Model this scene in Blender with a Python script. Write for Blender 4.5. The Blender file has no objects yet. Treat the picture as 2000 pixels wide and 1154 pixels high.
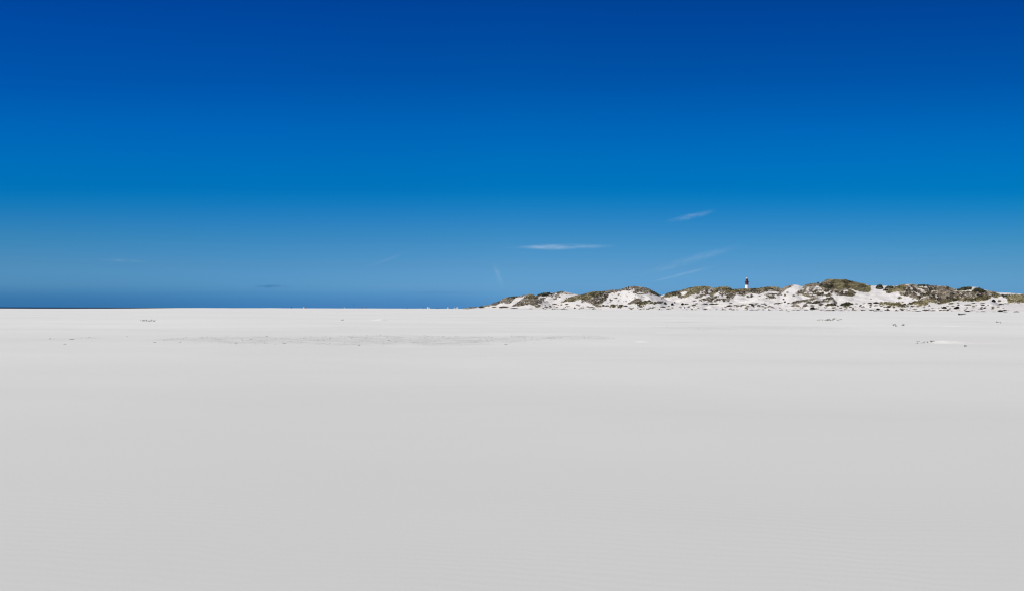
import bpy, bmesh, math, random
import numpy as np
from mathutils import Euler, Matrix, Vector
R = math.radians
rng = np.random.default_rng(11)
random.seed(5)
S = bpy.context.scene
COL = S.collection

# ------------------------------------------------------------------ camera, sky, sun, exposure
F = 1570.0                                   # focal length in pixels of a 2000 px wide picture
EYE = 1.7
PITCH = math.atan(25.9 / F); ROLL = 0.0035
cam = bpy.data.cameras.new('camera'); cam.sensor_width = 36; cam.lens = F / 2000 * 36
cam.clip_start = 0.1; cam.clip_end = 60000
camo = bpy.data.objects.new('camera', cam); COL.objects.link(camo)
RM = Euler((R(90) + PITCH, 0, 0)).to_matrix() @ Matrix.Rotation(ROLL, 3, 'Z')
camo.matrix_world = Matrix.Translation((0, 0, EYE)) @ RM.to_4x4()
S.camera = camo
RN = np.array(RM)

SUN_EL, SUN_AZ = 46.0, -115.0                # azimuth clockwise from the view direction (+Y)
world = bpy.data.worlds.new("World"); S.world = world; world.use_nodes = True
wt = world.node_tree; W = wt.nodes; WL = wt.links

def wmath(op, a, b=None, clamp=False):
    n = W.new('ShaderNodeMath'); n.operation = op; n.use_clamp = clamp
    for i, v in enumerate((a, b)):
        if v is None: continue
        if isinstance(v, (int, float)): n.inputs[i].default_value = v
        else: WL.new(v, n.inputs[i])
    return n.outputs[0]

def lin(c): return tuple((v / 255 / 12.92) if v / 255 <= 0.04045 else ((v / 255 + 0.055) / 1.055) ** 2.4 for v in c)

sky = W.new('ShaderNodeTexSky'); sky.sky_type = 'NISHITA'; sky.sun_disc = False
sky.sun_elevation = R(SUN_EL); sky.sun_rotation = R(SUN_AZ)
tc = W.new('ShaderNodeTexCoord'); sp = W.new('ShaderNodeSeparateXYZ'); WL.new(tc.outputs['Generated'], sp.inputs[0])
ys = wmath('MAXIMUM', sp.outputs['Y'], 0.05)
az = wmath('DIVIDE', sp.outputs['X'], ys)                    # direction: sideways / forwards
el = wmath('DIVIDE', sp.outputs['Z'], ys)
# polarised, deep blue sky: the sky texture times a colour per height above the horizon
KN = 2.6
SKYROWS = [  # row, wanted colour in the middle of the sky, what the bare sky texture gives there (x0.1)
    (0, (0, 68, 152), (.147, .232, .373)), (50, (0, 73, 158), (.157, .245, .389)), (150, (0, 84, 168), (.184, .282, .430)),
    (250, (0, 102, 184), (.223, .334, .479)), (320, (0, 113, 189), (.262, .382, .511)), (360, (0, 118, 190), (.293, .415, .530)),
    (375, (5, 121, 191), (.305, .428, .534)), (390, (16, 125, 192), (.318, .441, .536)), (404, (26, 128, 193), (.333, .454, .538)), (420, (38, 131, 194), (.347, .467, .539)), (470, (66, 143, 195), (.403, .506, .517)), (520, (90, 152, 197), (.450, .506, .443)),
    (560, (98, 154, 197), (.423, .427, .335)), (590, (82, 140, 190), (.304, .300, .240)), (602, (78, 134, 184), (.26, .25, .20))]
cr = W.new('ShaderNodeValToRGB'); cr.color_ramp.interpolation = 'LINEAR'
els = wmath('MULTIPLY', el, 2.5)
WL.new(els, cr.inputs[0])
E_ = cr.color_ramp.elements
rows = sorted(((602.9 - y) / F * 2.5, tuple(t / n / KN for t, n in zip(lin(c), nn))) for y, c, nn in SKYROWS)
E_[0].position = max(rows[0][0], 0); E_[0].color = rows[0][1] + (1,)
E_[1].position = rows[-1][0]; E_[1].color = rows[-1][1] + (1,)
for p, c in rows[1:-1]:
    e = E_.new(p); e.color = c + (1,)
def wmul(a, b):
    n = W.new('ShaderNodeMix'); n.data_type = 'RGBA'; n.blend_type = 'MULTIPLY'; n.inputs[0].default_value = 1
    WL.new(a, n.inputs[6])
    if isinstance(b, tuple): n.inputs[7].default_value = b
    else: WL.new(b, n.inputs[7])
    return n.outputs[2]
c1 = wmul(sky.outputs[0], cr.outputs[0])
ar = W.new('ShaderNodeValToRGB'); WL.new(wmath('MULTIPLY_ADD', az, 0.5), ar.inputs[0])
ar.inputs[0].links[0].from_node.inputs[2].default_value = 0.5
A_ = ar.color_ramp.elements
A_[0].position = 0.17; A_[0].color = (.76, .86, .92, 1); A_[1].position = .83; A_[1].color = (.80, .83, .83, 1)
for p, c in ((.34, (.84, .95, 1.0)), (.5, (1, 1, 1)), (.66, (.90, .92, .93))):
    e = A_.new(p); e.color = c + (1,)
c2 = wmul(c1, ar.outputs[0])
# darker band of far moisture low over the sea, and thin cirrus, both by direction
def smooth(v, a, b):
    n = W.new('ShaderNodeMapRange'); n.interpolation_type = 'SMOOTHSTEP'
    WL.new(v, n.inputs[0]); n.inputs[1].default_value = a; n.inputs[2].default_value = b
    return n.outputs[0]
band = wmath('MULTIPLY', smooth(el, 0.030, 0.010), smooth(az, 0.03, -0.12))
mx = W.new('ShaderNodeMix'); mx.data_type = 'RGBA'; mx.blend_type = 'MULTIPLY'
WL.new(wmath('MULTIPLY', band, 0.42), mx.inputs[0]); WL.new(c2, mx.inputs[6]); mx.inputs[7].default_value = (.62, .74, .85, 1)
lft = W.new('ShaderNodeMix'); lft.data_type = 'RGBA'; lft.blend_type = 'MULTIPLY'
WL.new(wmath('MULTIPLY', wmath('MULTIPLY', smooth(el, .05, 0.0), smooth(az, -.15, -.6)), .75), lft.inputs[0])
WL.new(mx.outputs[2], lft.inputs[6]); lft.inputs[7].default_value = (.56, .75, .81, 1)
col = lft.outputs[2]
cv = W.new('ShaderNodeCombineXYZ'); WL.new(az, cv.inputs[0]); WL.new(el, cv.inputs[1])
def cloud(col, px, py, ln, th, ang, amt, tint, seed, sc=14):
    mp = W.new('ShaderNodeMapping'); mp.vector_type = 'TEXTURE'
    mp.inputs['Location'].default_value = ((px - 1000) / F, (602.9 + .0035 * (px - 1000) - py) / F, 0)
    mp.inputs['Rotation'].default_value = (0, 0, R(ang)); mp.inputs['Scale'].default_value = (ln / F, th / F, 1)
    WL.new(cv.outputs[0], mp.inputs[0])
    ns = W.new('ShaderNodeTexNoise'); ns.inputs['Scale'].default_value = 2.2; ns.inputs['Detail'].default_value = 5
    ad = W.new('ShaderNodeVectorMath'); ad.operation = 'MULTIPLY_ADD'
    WL.new(mp.outputs[0], ad.inputs[0]); ad.inputs[1].default_value = (1.4, .45, 1); ad.inputs[2].default_value = (seed * 3.1, seed, seed)
    WL.new(ad.outputs[0], ns.inputs['Vector'])
    wb = W.new('ShaderNodeVectorMath'); wb.operation = 'MULTIPLY_ADD'
    WL.new(ns.outputs['Color'], wb.inputs[0]); wb.inputs[1].default_value = (.25, .7, 0); WL.new(mp.outputs[0], wb.inputs[2])
    sb = W.new('ShaderNodeVectorMath'); sb.operation = 'SUBTRACT'; WL.new(wb.outputs[0], sb.inputs[0]); sb.inputs[1].default_value = (.125, .35, 0)
    le = W.new('ShaderNodeVectorMath'); le.operation = 'LENGTH'; WL.new(sb.outputs[0], le.inputs[0])
    f = wmath('MULTIPLY', smooth(le.outputs['Value'], 1.05, -.15), wmath('MULTIPLY', smooth(ns.outputs['Fac'], .15, .75), amt))
    m = W.new('ShaderNodeMix'); m.data_type = 'RGBA'; WL.new(f, m.inputs[0]); WL.new(col, m.inputs[6])
    m.inputs[7].default_value = tuple(v / .1 / KN for v in lin(tint)) + (1,)
    return m.outputs[2]
WHT = (170, 196, 222)
for a in [(1098, 482, 118, 6.8, 1, .68, WHT, 1), (1062, 484, 60, 4, -1, .3, WHT, 8), (1350, 422, 56, 7, 13, .36, WHT, 2), (1350, 507, 120, 11, 16, .27, WHT, 3),
          (1335, 535, 75, 4, 14, .42, WHT, 4), (973, 537, 34, 8, -72, .22, WHT, 5), (530, 559.5, 48, 4.5, 0, .8, (62, 118, 168), 6),
          (240, 509, 60, 4, -2, .22, WHT, 7), (850, 571, 160, 3, -1, .25, (66, 120, 175), 9), (760, 505, 60, 5, 20, .10, WHT, 10)]:
    col = cloud(col, *a)
col = wmul(col, (KN, KN, KN, 1))
bg = W['Background']; WL.new(col, bg.inputs[0]); bg.inputs[1].default_value = 0.1

sl = bpy.data.lights.new('sun', 'SUN'); sl.energy = 5.0; sl.angle = R(0.53); sl.color = (1.0, .93, .80)
so = bpy.data.objects.new('sun', sl); COL.objects.link(so)
sd = Vector((math.sin(R(SUN_AZ)) * math.cos(R(SUN_EL)), math.cos(R(SUN_AZ)) * math.cos(R(SUN_EL)), math.sin(R(SUN_EL))))
so.rotation_euler = (-sd).to_track_quat('-Z', 'Y').to_euler(); so.location = (-60, -40, 80)
S.cycles.pixel_filter_type = 'BLACKMAN_HARRIS'; S.cycles.filter_width = 1.15
S.view_settings.view_transform = 'Standard'; S.view_settings.look = 'None'
S.view_settings.exposure = 0.0; S.view_settings.gamma = 1; S.view_settings.use_curve_mapping = False

# ------------------------------------------------------------------ helpers
def tag(o, label=None, cat=None, group=None, kind=None):
    if label: o['label'] = label
    if cat: o['category'] = cat
    if group: o['group'] = group
    if kind: o['kind'] = kind
    return o
def empty(name, loc, rz=0):
    o = bpy.data.objects.new(name, None); COL.objects.link(o); o.location = loc; o.rotation_euler = (0, 0, rz)
    o.empty_display_size = .3
    return o
def mesh_np(name, V, Fc, mat, parent=None, smooth_=True, attrs=None, loc=None):
    V = np.asarray(V, float).reshape(-1, 3); Fc = np.asarray(Fc, int)
    me = bpy.data.meshes.new(name); k = Fc.shape[1]
    me.vertices.add(len(V)); me.vertices.foreach_set('co', V.ravel())
    me.loops.add(Fc.size); me.loops.foreach_set('vertex_index', Fc.ravel())
    me.polygons.add(len(Fc)); me.polygons.foreach_set('loop_start', np.arange(0, Fc.size, k))
    me.polygons.foreach_set('use_smooth', np.full(len(Fc), smooth_))
    me.update(calc_edges=True)
    for an, av in (attrs or {}).items():
        at = me.attributes.new(an, 'FLOAT', 'POINT'); at.data.foreach_set('value', np.asarray(av, float))
    me.materials.append(mat)
    o = bpy.data.objects.new(name, me); COL.objects.link(o)
    if parent: o.parent = parent
    if loc is not None: o.location = loc
    return o
def grid_faces(nr, nc):
    i = np.arange(nr * nc).reshape(nr, nc)
    return np.stack([i[:-1, :-1], i[:-1, 1:], i[1:, 1:], i[1:, :-1]], -1).reshape(-1, 4)
def ray(px, py):
    px = np.asarray(px, float); py = np.asarray(py, float)
    d = np.stack([(px - 1000) / F, (577 - py) / F, -np.ones_like(px * py)], -1)
    return d @ RN.T
def at(px, py, D):                      # the point at depth D (metres along +Y) seen at a pixel of the photograph
    d = ray(px, py); t = D / d[..., 1]
    return np.stack([d[..., 0] * t, d[..., 1] * t, EYE + d[..., 2] * t], -1)
def proj(P):                            # back to photograph pixels
    q = (np.asarray(P, float) - np.array([0, 0, EYE])) @ RN
    return 1000 + F * q[..., 0] / -q[..., 2], 577 - F * q[..., 1] / -q[..., 2]
_perm = np.random.default_rng(3).permutation(512); _g = np.random.default_rng(4).random(512) * 2 - 1
def vnoise(x, y, s=0):
    x = np.asarray(x, float) + s * 17.3; y = np.asarray(y, float) + s * 9.1
    xi = np.floor(x).astype(int); yi = np.floor(y).astype(int); fx = x - xi; fy = y - yi
    fx = fx * fx * (3 - 2 * fx); fy = fy * fy * (3 - 2 * fy)
    h = lambda a, b: _g[(_perm[a & 511] + b) & 511]
    return (h(xi, yi) * (1 - fx) + h(xi + 1, yi) * fx) * (1 - fy) + (h(xi, yi + 1) * (1 - fx) + h(xi + 1, yi + 1) * fx) * fy
def fbm(x, y, o=4, s=0):
    return sum(vnoise(x * 2 ** i, y * 2 ** i, s + i) * .5 ** i for i in range(o))
def sstep(a, b, v):
    t = np.clip((v - a) / (b - a), 0, 1); return t * t * (3 - 2 * t)

# ------------------------------------------------------------------ materials
def new_mat(name):
    m = bpy.data.materials.new(name); m.use_nodes = True
    return m, m.node_tree.nodes, m.node_tree.links, m.node_tree.nodes['Principled BSDF']
def plain(name, c, rough=.7, var=.12, scale=6, metal=0):
    m, N, L, B = new_mat(name)
    t = N.new('ShaderNodeTexCoord'); n = N.new('ShaderNodeTexNoise'); n.inputs['Scale'].default_value = scale; n.inputs['Detail'].default_value = 4
    L.new(t.outputs['Object'], n.inputs['Vector'])
    mi = N.new('ShaderNodeMix'); mi.data_type = 'RGBA'; L.new(n.outputs['Fac'], mi.inputs[0])
    mi.inputs[6].default_value = tuple(v * (1 - var) for v in c) + (1,); mi.inputs[7].default_value = tuple(min(v * (1 + var), 1) for v in c) + (1,)
    L.new(mi.outputs[2], B.inputs['Base Color']); B.inputs['Roughness'].default_value = rough; B.inputs['Metallic'].default_value = metal
    return m
SAND = (.632, .634, .580)
def sand_mat(name, base, patches=(), ripples=True, cover=False):
    m, N, L, B = new_mat(name)
    B.inputs['Roughness'].default_value = .95; B.inputs['Specular IOR Level'].default_value = .05
    def nmath(op, a, b=None, c=None, clamp=False):
        n = N.new('ShaderNodeMath'); n.operation = op; n.use_clamp = clamp
        for i, v in enumerate((a, b, c)):
            if v is None: continue
            if isinstance(v, (int, float)): n.inputs[i].default_value = v
            else: L.new(v, n.inputs[i])
        return n.outputs[0]
    def noise(scale, detail=4, vec=None, rough=.5):
        n = N.new('ShaderNodeTexNoise'); n.inputs['Scale'].default_value = scale; n.inputs['Detail'].default_value = detail; n.inputs['Roughness'].default_value = rough
        L.new(vec or pos, n.inputs['Vector']); return n
    def mrange(v, a, b, c=0, d=1):
        n = N.new('ShaderNodeMapRange'); L.new(v, n.inputs[0])
        for i, q in enumerate((a, b, c, d)): n.inputs[i + 1].default_value = q
        return n.outputs[0]
    def mix(f, a, b):
        n = N.new('ShaderNodeMix'); n.data_type = 'RGBA'
        L.new(f, n.inputs[0]) if not isinstance(f, float) else setattr(n.inputs[0], 'default_value', f)
        for i, v in ((6, a), (7, b)):
            if isinstance(v, tuple): n.inputs[i].default_value = tuple(v) + (1,)
            else: L.new(v, n.inputs[i])
        return n.outputs[2]
    geo = N.new('ShaderNodeNewGeometry'); pos = geo.outputs['Position']
    big = noise(.035, 5); mid = noise(.35, 5); fine = noise(70, 3)
    dk = tuple(v * .955 for v in base); lt = tuple(min(v * 1.035, 1) for v in base)
    c = mix(mrange(big.outputs['Fac'], .35, .65), dk, lt)
    stm = N.new('ShaderNodeMapping'); stm.inputs['Scale'].default_value = (.02, .11, 1); stm.inputs['Rotation'].default_value = (0, 0, R(-2)); L.new(pos, stm.inputs[0])
    stn = noise(1.0, 5, stm.outputs[0], .6); c = mix(mrange(stn.outputs['Fac'], .50, .66, 0, .8), c, tuple(v * .93 for v in base))
    c = mix(mrange(mid.outputs['Fac'], .40, .68, 0, .35), c, tuple(v * .95 for v in base))
    c = mix(mrange(fine.outputs['Fac'], .45, .75, 0, .22), c, (base[0] * .80, base[1] * .78, base[2] * .75))
    # shelly, coarser patches blown free of white sand: lag of dark shell grit in ragged streaks
    if patches:
        wn = noise(.30, 4); wv = N.new('ShaderNodeVectorMath'); wv.operation = 'MULTIPLY_ADD'
        L.new(wn.outputs['Color'], wv.inputs[0]); wv.inputs[1].default_value = (7, 7, 0); L.new(pos, wv.inputs[2])
        tot = None
        for (cx, cy, rx, ry, amt) in patches:
            s = N.new('ShaderNodeVectorMath'); s.operation = 'SUBTRACT'; L.new(wv.outputs[0], s.inputs[0]); s.inputs[1].default_value = (cx + 3.5, cy + 3.5, 0)
            d = N.new('ShaderNodeVectorMath'); d.operation = 'MULTIPLY'; L.new(s.outputs[0], d.inputs[0]); d.inputs[1].default_value = (1 / rx, 1 / ry, 0)
            le = N.new('ShaderNodeVectorMath'); le.operation = 'LENGTH'; L.new(d.outputs[0], le.inputs[0])
            v = mrange(le.outputs['Value'], 1.0, .55, 0, amt)
            tot = v if tot is None else nmath('MAXIMUM', tot, v)
        st = N.new('ShaderNodeMapping'); st.inputs['Scale'].default_value = (.55, 1.5, 1); L.new(pos, st.inputs[0])
        g1 = noise(1.3, 6, st.outputs[0], .65); g2 = noise(5.5, 3, None, .7)
        gf = nmath('MULTIPLY', tot, mrange(g1.outputs['Fac'], .43, .62, 0, 1))
        c = mix(nmath('MULTIPLY', gf, .8, None, True), c, (.43, .42, .395))
        c = mix(nmath('MULTIPLY', nmath('MULTIPLY', tot, mrange(g2.outputs['Fac'], .60, .72)), .55, None, True), c, (.20, .185, .17))
    if ripples:      # brightness gradient of the lit sand, darker near the viewer, painted into its colour
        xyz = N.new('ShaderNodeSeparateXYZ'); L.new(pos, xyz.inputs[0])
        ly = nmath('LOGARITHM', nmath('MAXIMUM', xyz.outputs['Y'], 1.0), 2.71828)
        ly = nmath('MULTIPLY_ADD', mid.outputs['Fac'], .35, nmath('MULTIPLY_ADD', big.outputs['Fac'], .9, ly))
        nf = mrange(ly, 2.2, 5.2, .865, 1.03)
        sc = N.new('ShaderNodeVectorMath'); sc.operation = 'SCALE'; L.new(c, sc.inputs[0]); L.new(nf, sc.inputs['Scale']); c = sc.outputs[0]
    if cover:
        at_ = N.new('ShaderNodeAttribute'); at_.attribute_name = 'cover'; ln_ = noise(.8, 5)
        c = mix(nmath('MULTIPLY', at_.outputs['Fac'], mrange(ln_.outputs['Fac'], .34, .56)), c, (.12, .098, .065))
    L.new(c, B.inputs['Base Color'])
    if ripples:
        # wind ripples running slightly obliquely across the view
        rot = N.new('ShaderNodeMapping'); rot.inputs['Rotation'].default_value = (0, 0, R(9)); L.new(pos, rot.inputs[0])
        wob = noise(.5, 3); wa = N.new('ShaderNodeVectorMath'); wa.operation = 'MULTIPLY_ADD'
        L.new(wob.outputs['Color'], wa.inputs[0]); wa.inputs[1].default_value = (.6, .6, 0); L.new(rot.outputs[0], wa.inputs[2])
        wv2 = N.new('ShaderNodeTexWave'); wv2.bands_direction = 'Y'; wv2.inputs['Scale'].default_value = 2.6; wv2.inputs['Distortion'].default_value = 2.2
        wv2.inputs['Detail'].default_value = 2; wv2.inputs['Detail Scale'].default_value = 1.3; L.new(wa.outputs[0], wv2.inputs['Vector'])
        amp = noise(.18, 3)
        h = nmath('MULTIPLY', wv2.outputs['Fac'], mrange(amp.outputs['Fac'], .35, .7, .15, 1))
        h = nmath('MULTIPLY_ADD', mid.outputs['Fac'], 2.5, h)
        h = nmath('MULTIPLY_ADD', fine.outputs['Fac'], .10, h)
        bp = N.new('ShaderNodeBump'); bp.inputs['Strength'].default_value = .5; bp.inputs['Distance'].default_value = .0022
        L.new(h, bp.inputs['Height']); L.new(bp.outputs[0], B.inputs['Normal'])
    else:
        md = noise(.9, 5); bp = N.new('ShaderNodeBump'); bp.inputs['Strength'].default_value = .5; bp.inputs['Distance'].default_value = .35
        L.new(md.outputs['Fac'], bp.inputs['Height']); L.new(bp.outputs[0], B.inputs['Normal'])
    return m
def veg_mat(name, stops, rough=.7):
    m, N, L, B = new_mat(name)
    a = N.new('ShaderNodeAttribute'); a.attribute_name = 'tone'
    r = N.new('ShaderNodeValToRGB'); L.new(a.outputs['Fac'], r.inputs[0])
    e = r.color_ramp.elements; e[0].position = stops[0][0]; e[0].color = stops[0][1] + (1,); e[1].position = stops[-1][0]; e[1].color = stops[-1][1] + (1,)
    for p, c in stops[1:-1]:
        q = e.new(p); q.color = c + (1,)
    L.new(r.outputs[0], B.inputs['Base Color']); B.inputs['Roughness'].default_value = rough; B.inputs['Specular IOR Level'].default_value = .2
    return m

def gxy(px, py):                                   # point of the flat beach seen at a pixel
    d = ray(px, py); t = -EYE / d[2]; return d[0] * t, d[1] * t
# shell-grit patches given by the two pixels they run between
PATCH = []
for x0, x1, y0, y1, amt in [(330, 560, 656, 668, .9), (470, 700, 656, 672, 1.0), (600, 860, 653, 673, 1.15), (800, 980, 657, 672, 1.15), (940, 1070, 656, 668, .95),
                            (1050, 1190, 655, 662, .75), (100, 175, 658, 663, .55), (1290, 1420, 637, 643, .6), (1400, 1650, 636, 642.5, .55), (930, 1080, 627.6, 629.6, .7),
                            (1290, 1375, 628.0, 630.0, .7), (1780, 1950, 626, 628, .5), (30, 110, 617, 622, .4), (560, 760, 636, 640, .25), (1560, 1760, 644, 652, .2)]:
    cx, cyn = gxy((x0 + x1) / 2, y1); _, cyf = gxy((x0 + x1) / 2, y0)
    cy = (cyn + cyf) / 2; cx = ((x0 + x1) / 2 - 1000) / F * cy
    PATCH.append((cx, cy, (x1 - x0) / 2 / F * cy * 1.15, (cyf - cyn) / 2 * 1.2, amt))
M = {}
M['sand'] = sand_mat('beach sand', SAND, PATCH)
M['dune_sand'] = sand_mat('dune sand', (.595, .580, .540), (), False, True)
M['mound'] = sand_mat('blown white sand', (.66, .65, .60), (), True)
OL = [(0, (.030, .027, .015)), (.25, (.095, .080, .042)), (.45, (.215, .188, .088)), (.72, (.37, .325, .17)), (1, (.54, .48, .31))]
BR = [(0, (.018, .014, .010)), (.28, (.082, .066, .038)), (.5, (.20, .165, .105)), (.76, (.40, .345, .25)), (1, (.56, .51, .40))]
DK = [(0, (.010, .012, .006)), (.5, (.045, .048, .022)), (.85, (.11, .11, .055)), (1, (.24, .22, .12))]
BK = [(0, (.003, .004, .002)), (.7, (.010, .013, .006)), (1, (.03, .035, .015))]
M['G'] = veg_mat('marram grass', OL); M['B'] = veg_mat('dry heath', BR); M['D'] = veg_mat('dark scrub', DK); M['K'] = veg_mat('black green bush', BK)
M['dry'] = veg_mat('dry straw', [(0, (.10, .09, .065)), (.6, (.26, .235, .18)), (1, (.45, .42, .34))])
M['shell'] = veg_mat('shell grit', [(0, (.14, .125, .105)), (.5, (.34, .32, .29)), (1, (.70, .69, .66))])
m, N, L, B = new_mat('sea water')
B.inputs['Base Color'].default_value = (.002, .016, .036, 1); B.inputs['Roughness'].default_value = .55; B.inputs['IOR'].default_value = 1.33; B.inputs['Specular IOR Level'].default_value = .12
g_ = N.new('ShaderNodeNewGeometry'); n_ = N.new('ShaderNodeTexNoise'); n_.inputs['Scale'].default_value = .35; n_.inputs['Detail'].default_value = 5
L.new(g_.outputs['Position'], n_.inputs['Vector']); b_ = N.new('ShaderNodeBump'); b_.inputs['Distance'].default_value = 1.2; b_.inputs['Strength'].default_value = 1
L.new(n_.outputs['Fac'], b_.inputs['Height']); L.new(b_.outputs[0], B.inputs['Normal'])
M['sea'] = m

# ------------------------------------------------------------------ beach, sea
def px_of(x, y):
    return 1000 + F * np.where(y > 60, x / np.maximum(y, 60), x / 60)
def beach_h(x, y):
    px = px_of(x, y)
    zc = np.interp(px, [-2000, 40, 150, 250, 345, 600, 920, 2000], [.05, .10, .28, .62, 1.40, 1.5, 1.55, 1.2])
    rise = sstep(90, 780, y) * zc
    fall = sstep(900, 1090, y) * (zc + 2.6)
    rise = rise + np.where(y > 90, 0, 0)
    right = sstep(80, 400, y) * sstep(980, 1500, px) * 0.55 * (1 - sstep(500, 800, y))
    z = rise + right - fall
    z = z + .035 * fbm(x / 9, y / 6, 3, 1) * sstep(6, 30, y) + .10 * fbm(x / 45, y / 30, 3, 2) * sstep(80, 250, y)
    z = z + .22 * np.maximum(fbm(x / 26, y / 40, 3, 5), 0) * sstep(700, 840, y) * (1 - sstep(880, 960, y)) * sstep(330, 420, px)
    return z
t = np.linspace(-1, 1, 640); k = math.asinh(1900 / 3.0); xs = 3.0 * np.sinh(k * t)
ky = math.asinh(1160 / 3.0); ky0 = math.asinh(-260 / 3.0); ysg = 3.0 * np.sinh(np.linspace(ky0, ky, 620))
X, Y = np.meshgrid(xs, ysg)
Z = beach_h(X, Y)
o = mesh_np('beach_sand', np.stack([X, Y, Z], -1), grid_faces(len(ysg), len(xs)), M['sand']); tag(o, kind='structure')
Q = 45000
o = mesh_np('sea', [(-Q, -Q, -1.25), (Q, -Q, -1.25), (Q, Q, -1.25), (-Q, Q, -1.25)], [(0, 1, 2, 3)], M['sea'], smooth_=False); tag(o, kind='structure')

# ------------------------------------------------------------------ the dunes: a height field of two ridges
BACK = [(880, 604), (905, 602.3), (912, 600.8), (930, 599.5), (945, 597.5), (957, 595), (963, 592.5), (975, 588.5), (982, 583.5), (990, 581.5), (1000, 580), (1010, 579), (1020, 577), (1030, 576.5),
        (1038, 577.5), (1046, 577.5), (1052, 575.5), (1060, 573), (1070, 571), (1078, 572.5), (1084, 573), (1090, 571), (1098, 569.5), (1105, 570), (1113, 572), (1122, 574), (1131, 575.5), (1140, 577), (1150, 580),
        (1200, 585), (1260, 582), (1275, 578), (1290, 577.5), (1297, 576), (1305, 573), (1320, 570), (1335, 566), (1345, 563.5), (1362, 560.5), (1370, 560.7), (1380, 559.8), (1385, 560.2), (1393, 564), (1400, 562.5),
        (1408, 560.5), (1420, 560.4), (1425, 562), (1432, 565.5), (1445, 564.7), (1475, 564), (1495, 561.5), (1510, 560.5), (1518, 560.7), (1523, 564), (1527, 564), (1532, 561.5), (1538, 559.3), (1545, 557), (1552, 556),
        (1560, 557), (1568, 560), (1573, 557), (1582, 554.5), (1592, 553.7), (1600, 553.5), (1607, 551.5), (1612, 547), (1618, 546), (1630, 545.8), (1637, 547), (1650, 546), (1658, 547.8), (1668, 551), (1680, 554), (1690, 555.5),
        (1698, 557.5), (1705, 558.2), (1748, 558.4), (1760, 557), (1770, 555.5), (1780, 554.8), (1787, 556.8), (1800, 557), (1812, 557), (1820, 558.5), (1848, 559), (1857, 561.5), (1867, 565), (1872, 565.5), (1880, 562.5), (1893, 561),
        (1903, 560.5), (1910, 561.5), (1918, 565), (1930, 567.5), (1942, 570), (1950, 571.5), (1967, 572), (2000, 574), (2060, 571), (2150, 579), (2300, 569), (2600, 576), (2900, 590)]
FRONT = [(880, 606), (990, 605), (998, 599), (1010, 591.5), (1020, 585), (1028, 578.5), (1034, 574.2), (1040, 575.7), (1047, 579), (1056, 584), (1066, 589), (1076, 593.5), (1086, 594.5), (1095, 591.5), (1103, 587), (1115, 581.5),
         (1130, 576.8), (1145, 574), (1155, 571), (1163, 569.9), (1172, 570.3), (1182, 568.5), (1192, 566.5), (1200, 566), (1208, 566.3), (1215, 564.7), (1223, 561.5), (1232, 560), (1240, 559.4), (1252, 560.5), (1261, 562.5),
         (1270, 566), (1280, 572), (1287, 576.5), (1293, 580), (1303, 586), (1330, 592), (1500, 596), (1545, 593), (1560, 589), (1580, 584.5), (1596, 580), (1601, 582.5), (1606, 585), (1616, 582), (1625, 580), (1632, 586.5), (1640, 592),
         (1660, 594), (1760, 594), (1800, 588), (1830, 589), (1900, 588), (1935, 585), (1950, 592), (2000, 594), (2100, 585), (2250, 588), (2600, 595), (2900, 603)]
FOOT = [(880, 604.0), (1000, 604.2), (1200, 605.2), (1450, 606.6), (1700, 608.0), (1970, 609.4), (2900, 615)]
cols = np.arange(880, 2900, 1.6); cols = np.where(cols > 2050, cols, cols)
def Dfoot(px): return np.interp(px, [880, 1000, 1970, 2900], [640, 590, 400, 330])
sj = np.concatenate([np.linspace(-30, 0, 8)[:-1], np.linspace(0, 165, 150), np.linspace(172, 330, 22), np.linspace(370, 1900, 34)])
PX, SJ = np.meshgrid(cols, sj)
DD = Dfoot(PX) + SJ
pfo = np.interp(cols, *zip(*FOOT)); pba = np.interp(cols, *zip(*BACK)); pfr = np.interp(cols, *zip(*FRONT))
DF = Dfoot(cols); S1 = 72.0; S2 = 150.0
zf = at(cols, pfo, DF)[:, 2]; z2 = at(cols, pba, DF + S2)[:, 2]; z1 = at(cols, pfr, DF + S1)[:, 2]
XW = (PX - 1000) / F * DD
r2 = np.clip(SJ / S2, 0, 1)
zb = zf + (z2 - zf) * (0.62 * r2 ** 1.25 + 0.38 * sstep(0.25, 1, r2))
rough = fbm(XW / 11, DD / 15, 4, 7) * np.clip((z2 - zf) / 14, 0.1, 1)
env = np.sin(np.pi * np.clip(SJ / S2, 0, 1)) ** .8
zb = zb + rough * env * 1.5
aft = np.clip((SJ - S2) / 120, 0, 1)
hint = 7 + 3.0 * fbm(XW / 90, DD / 90, 3, 9) + 12 * np.exp(-(((XW - 455) / 190) ** 2 + ((DD - 1550) / 260) ** 2))
lows = np.minimum(hint, EYE + (z2 - EYE) / (DF + S2) * DD * .80)
zb = np.where(SJ > S2, z2 * (1 - sstep(0, 1, aft)) + np.where(z2 < 6, np.minimum(lows, 1.0), lows) * sstep(0, 1, aft), zb)
wl, wr = 62.0, 44.0
u1 = np.where(SJ < S1, (S1 - SJ) / wl, (SJ - S1) / wr)
bell = np.clip(1 - u1, 0, 1); bell = .55 * bell + .45 * sstep(0, 1, bell)
hf = np.maximum(z1 - zf, 0)
za = zf + hf * bell + rough * .6 * np.sin(np.pi * bell) * np.clip(hf / 6, 0, 1) - (1 - np.clip(bell * 20, 0, 1)) * 2
ZZ = np.maximum(zb, za)
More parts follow.
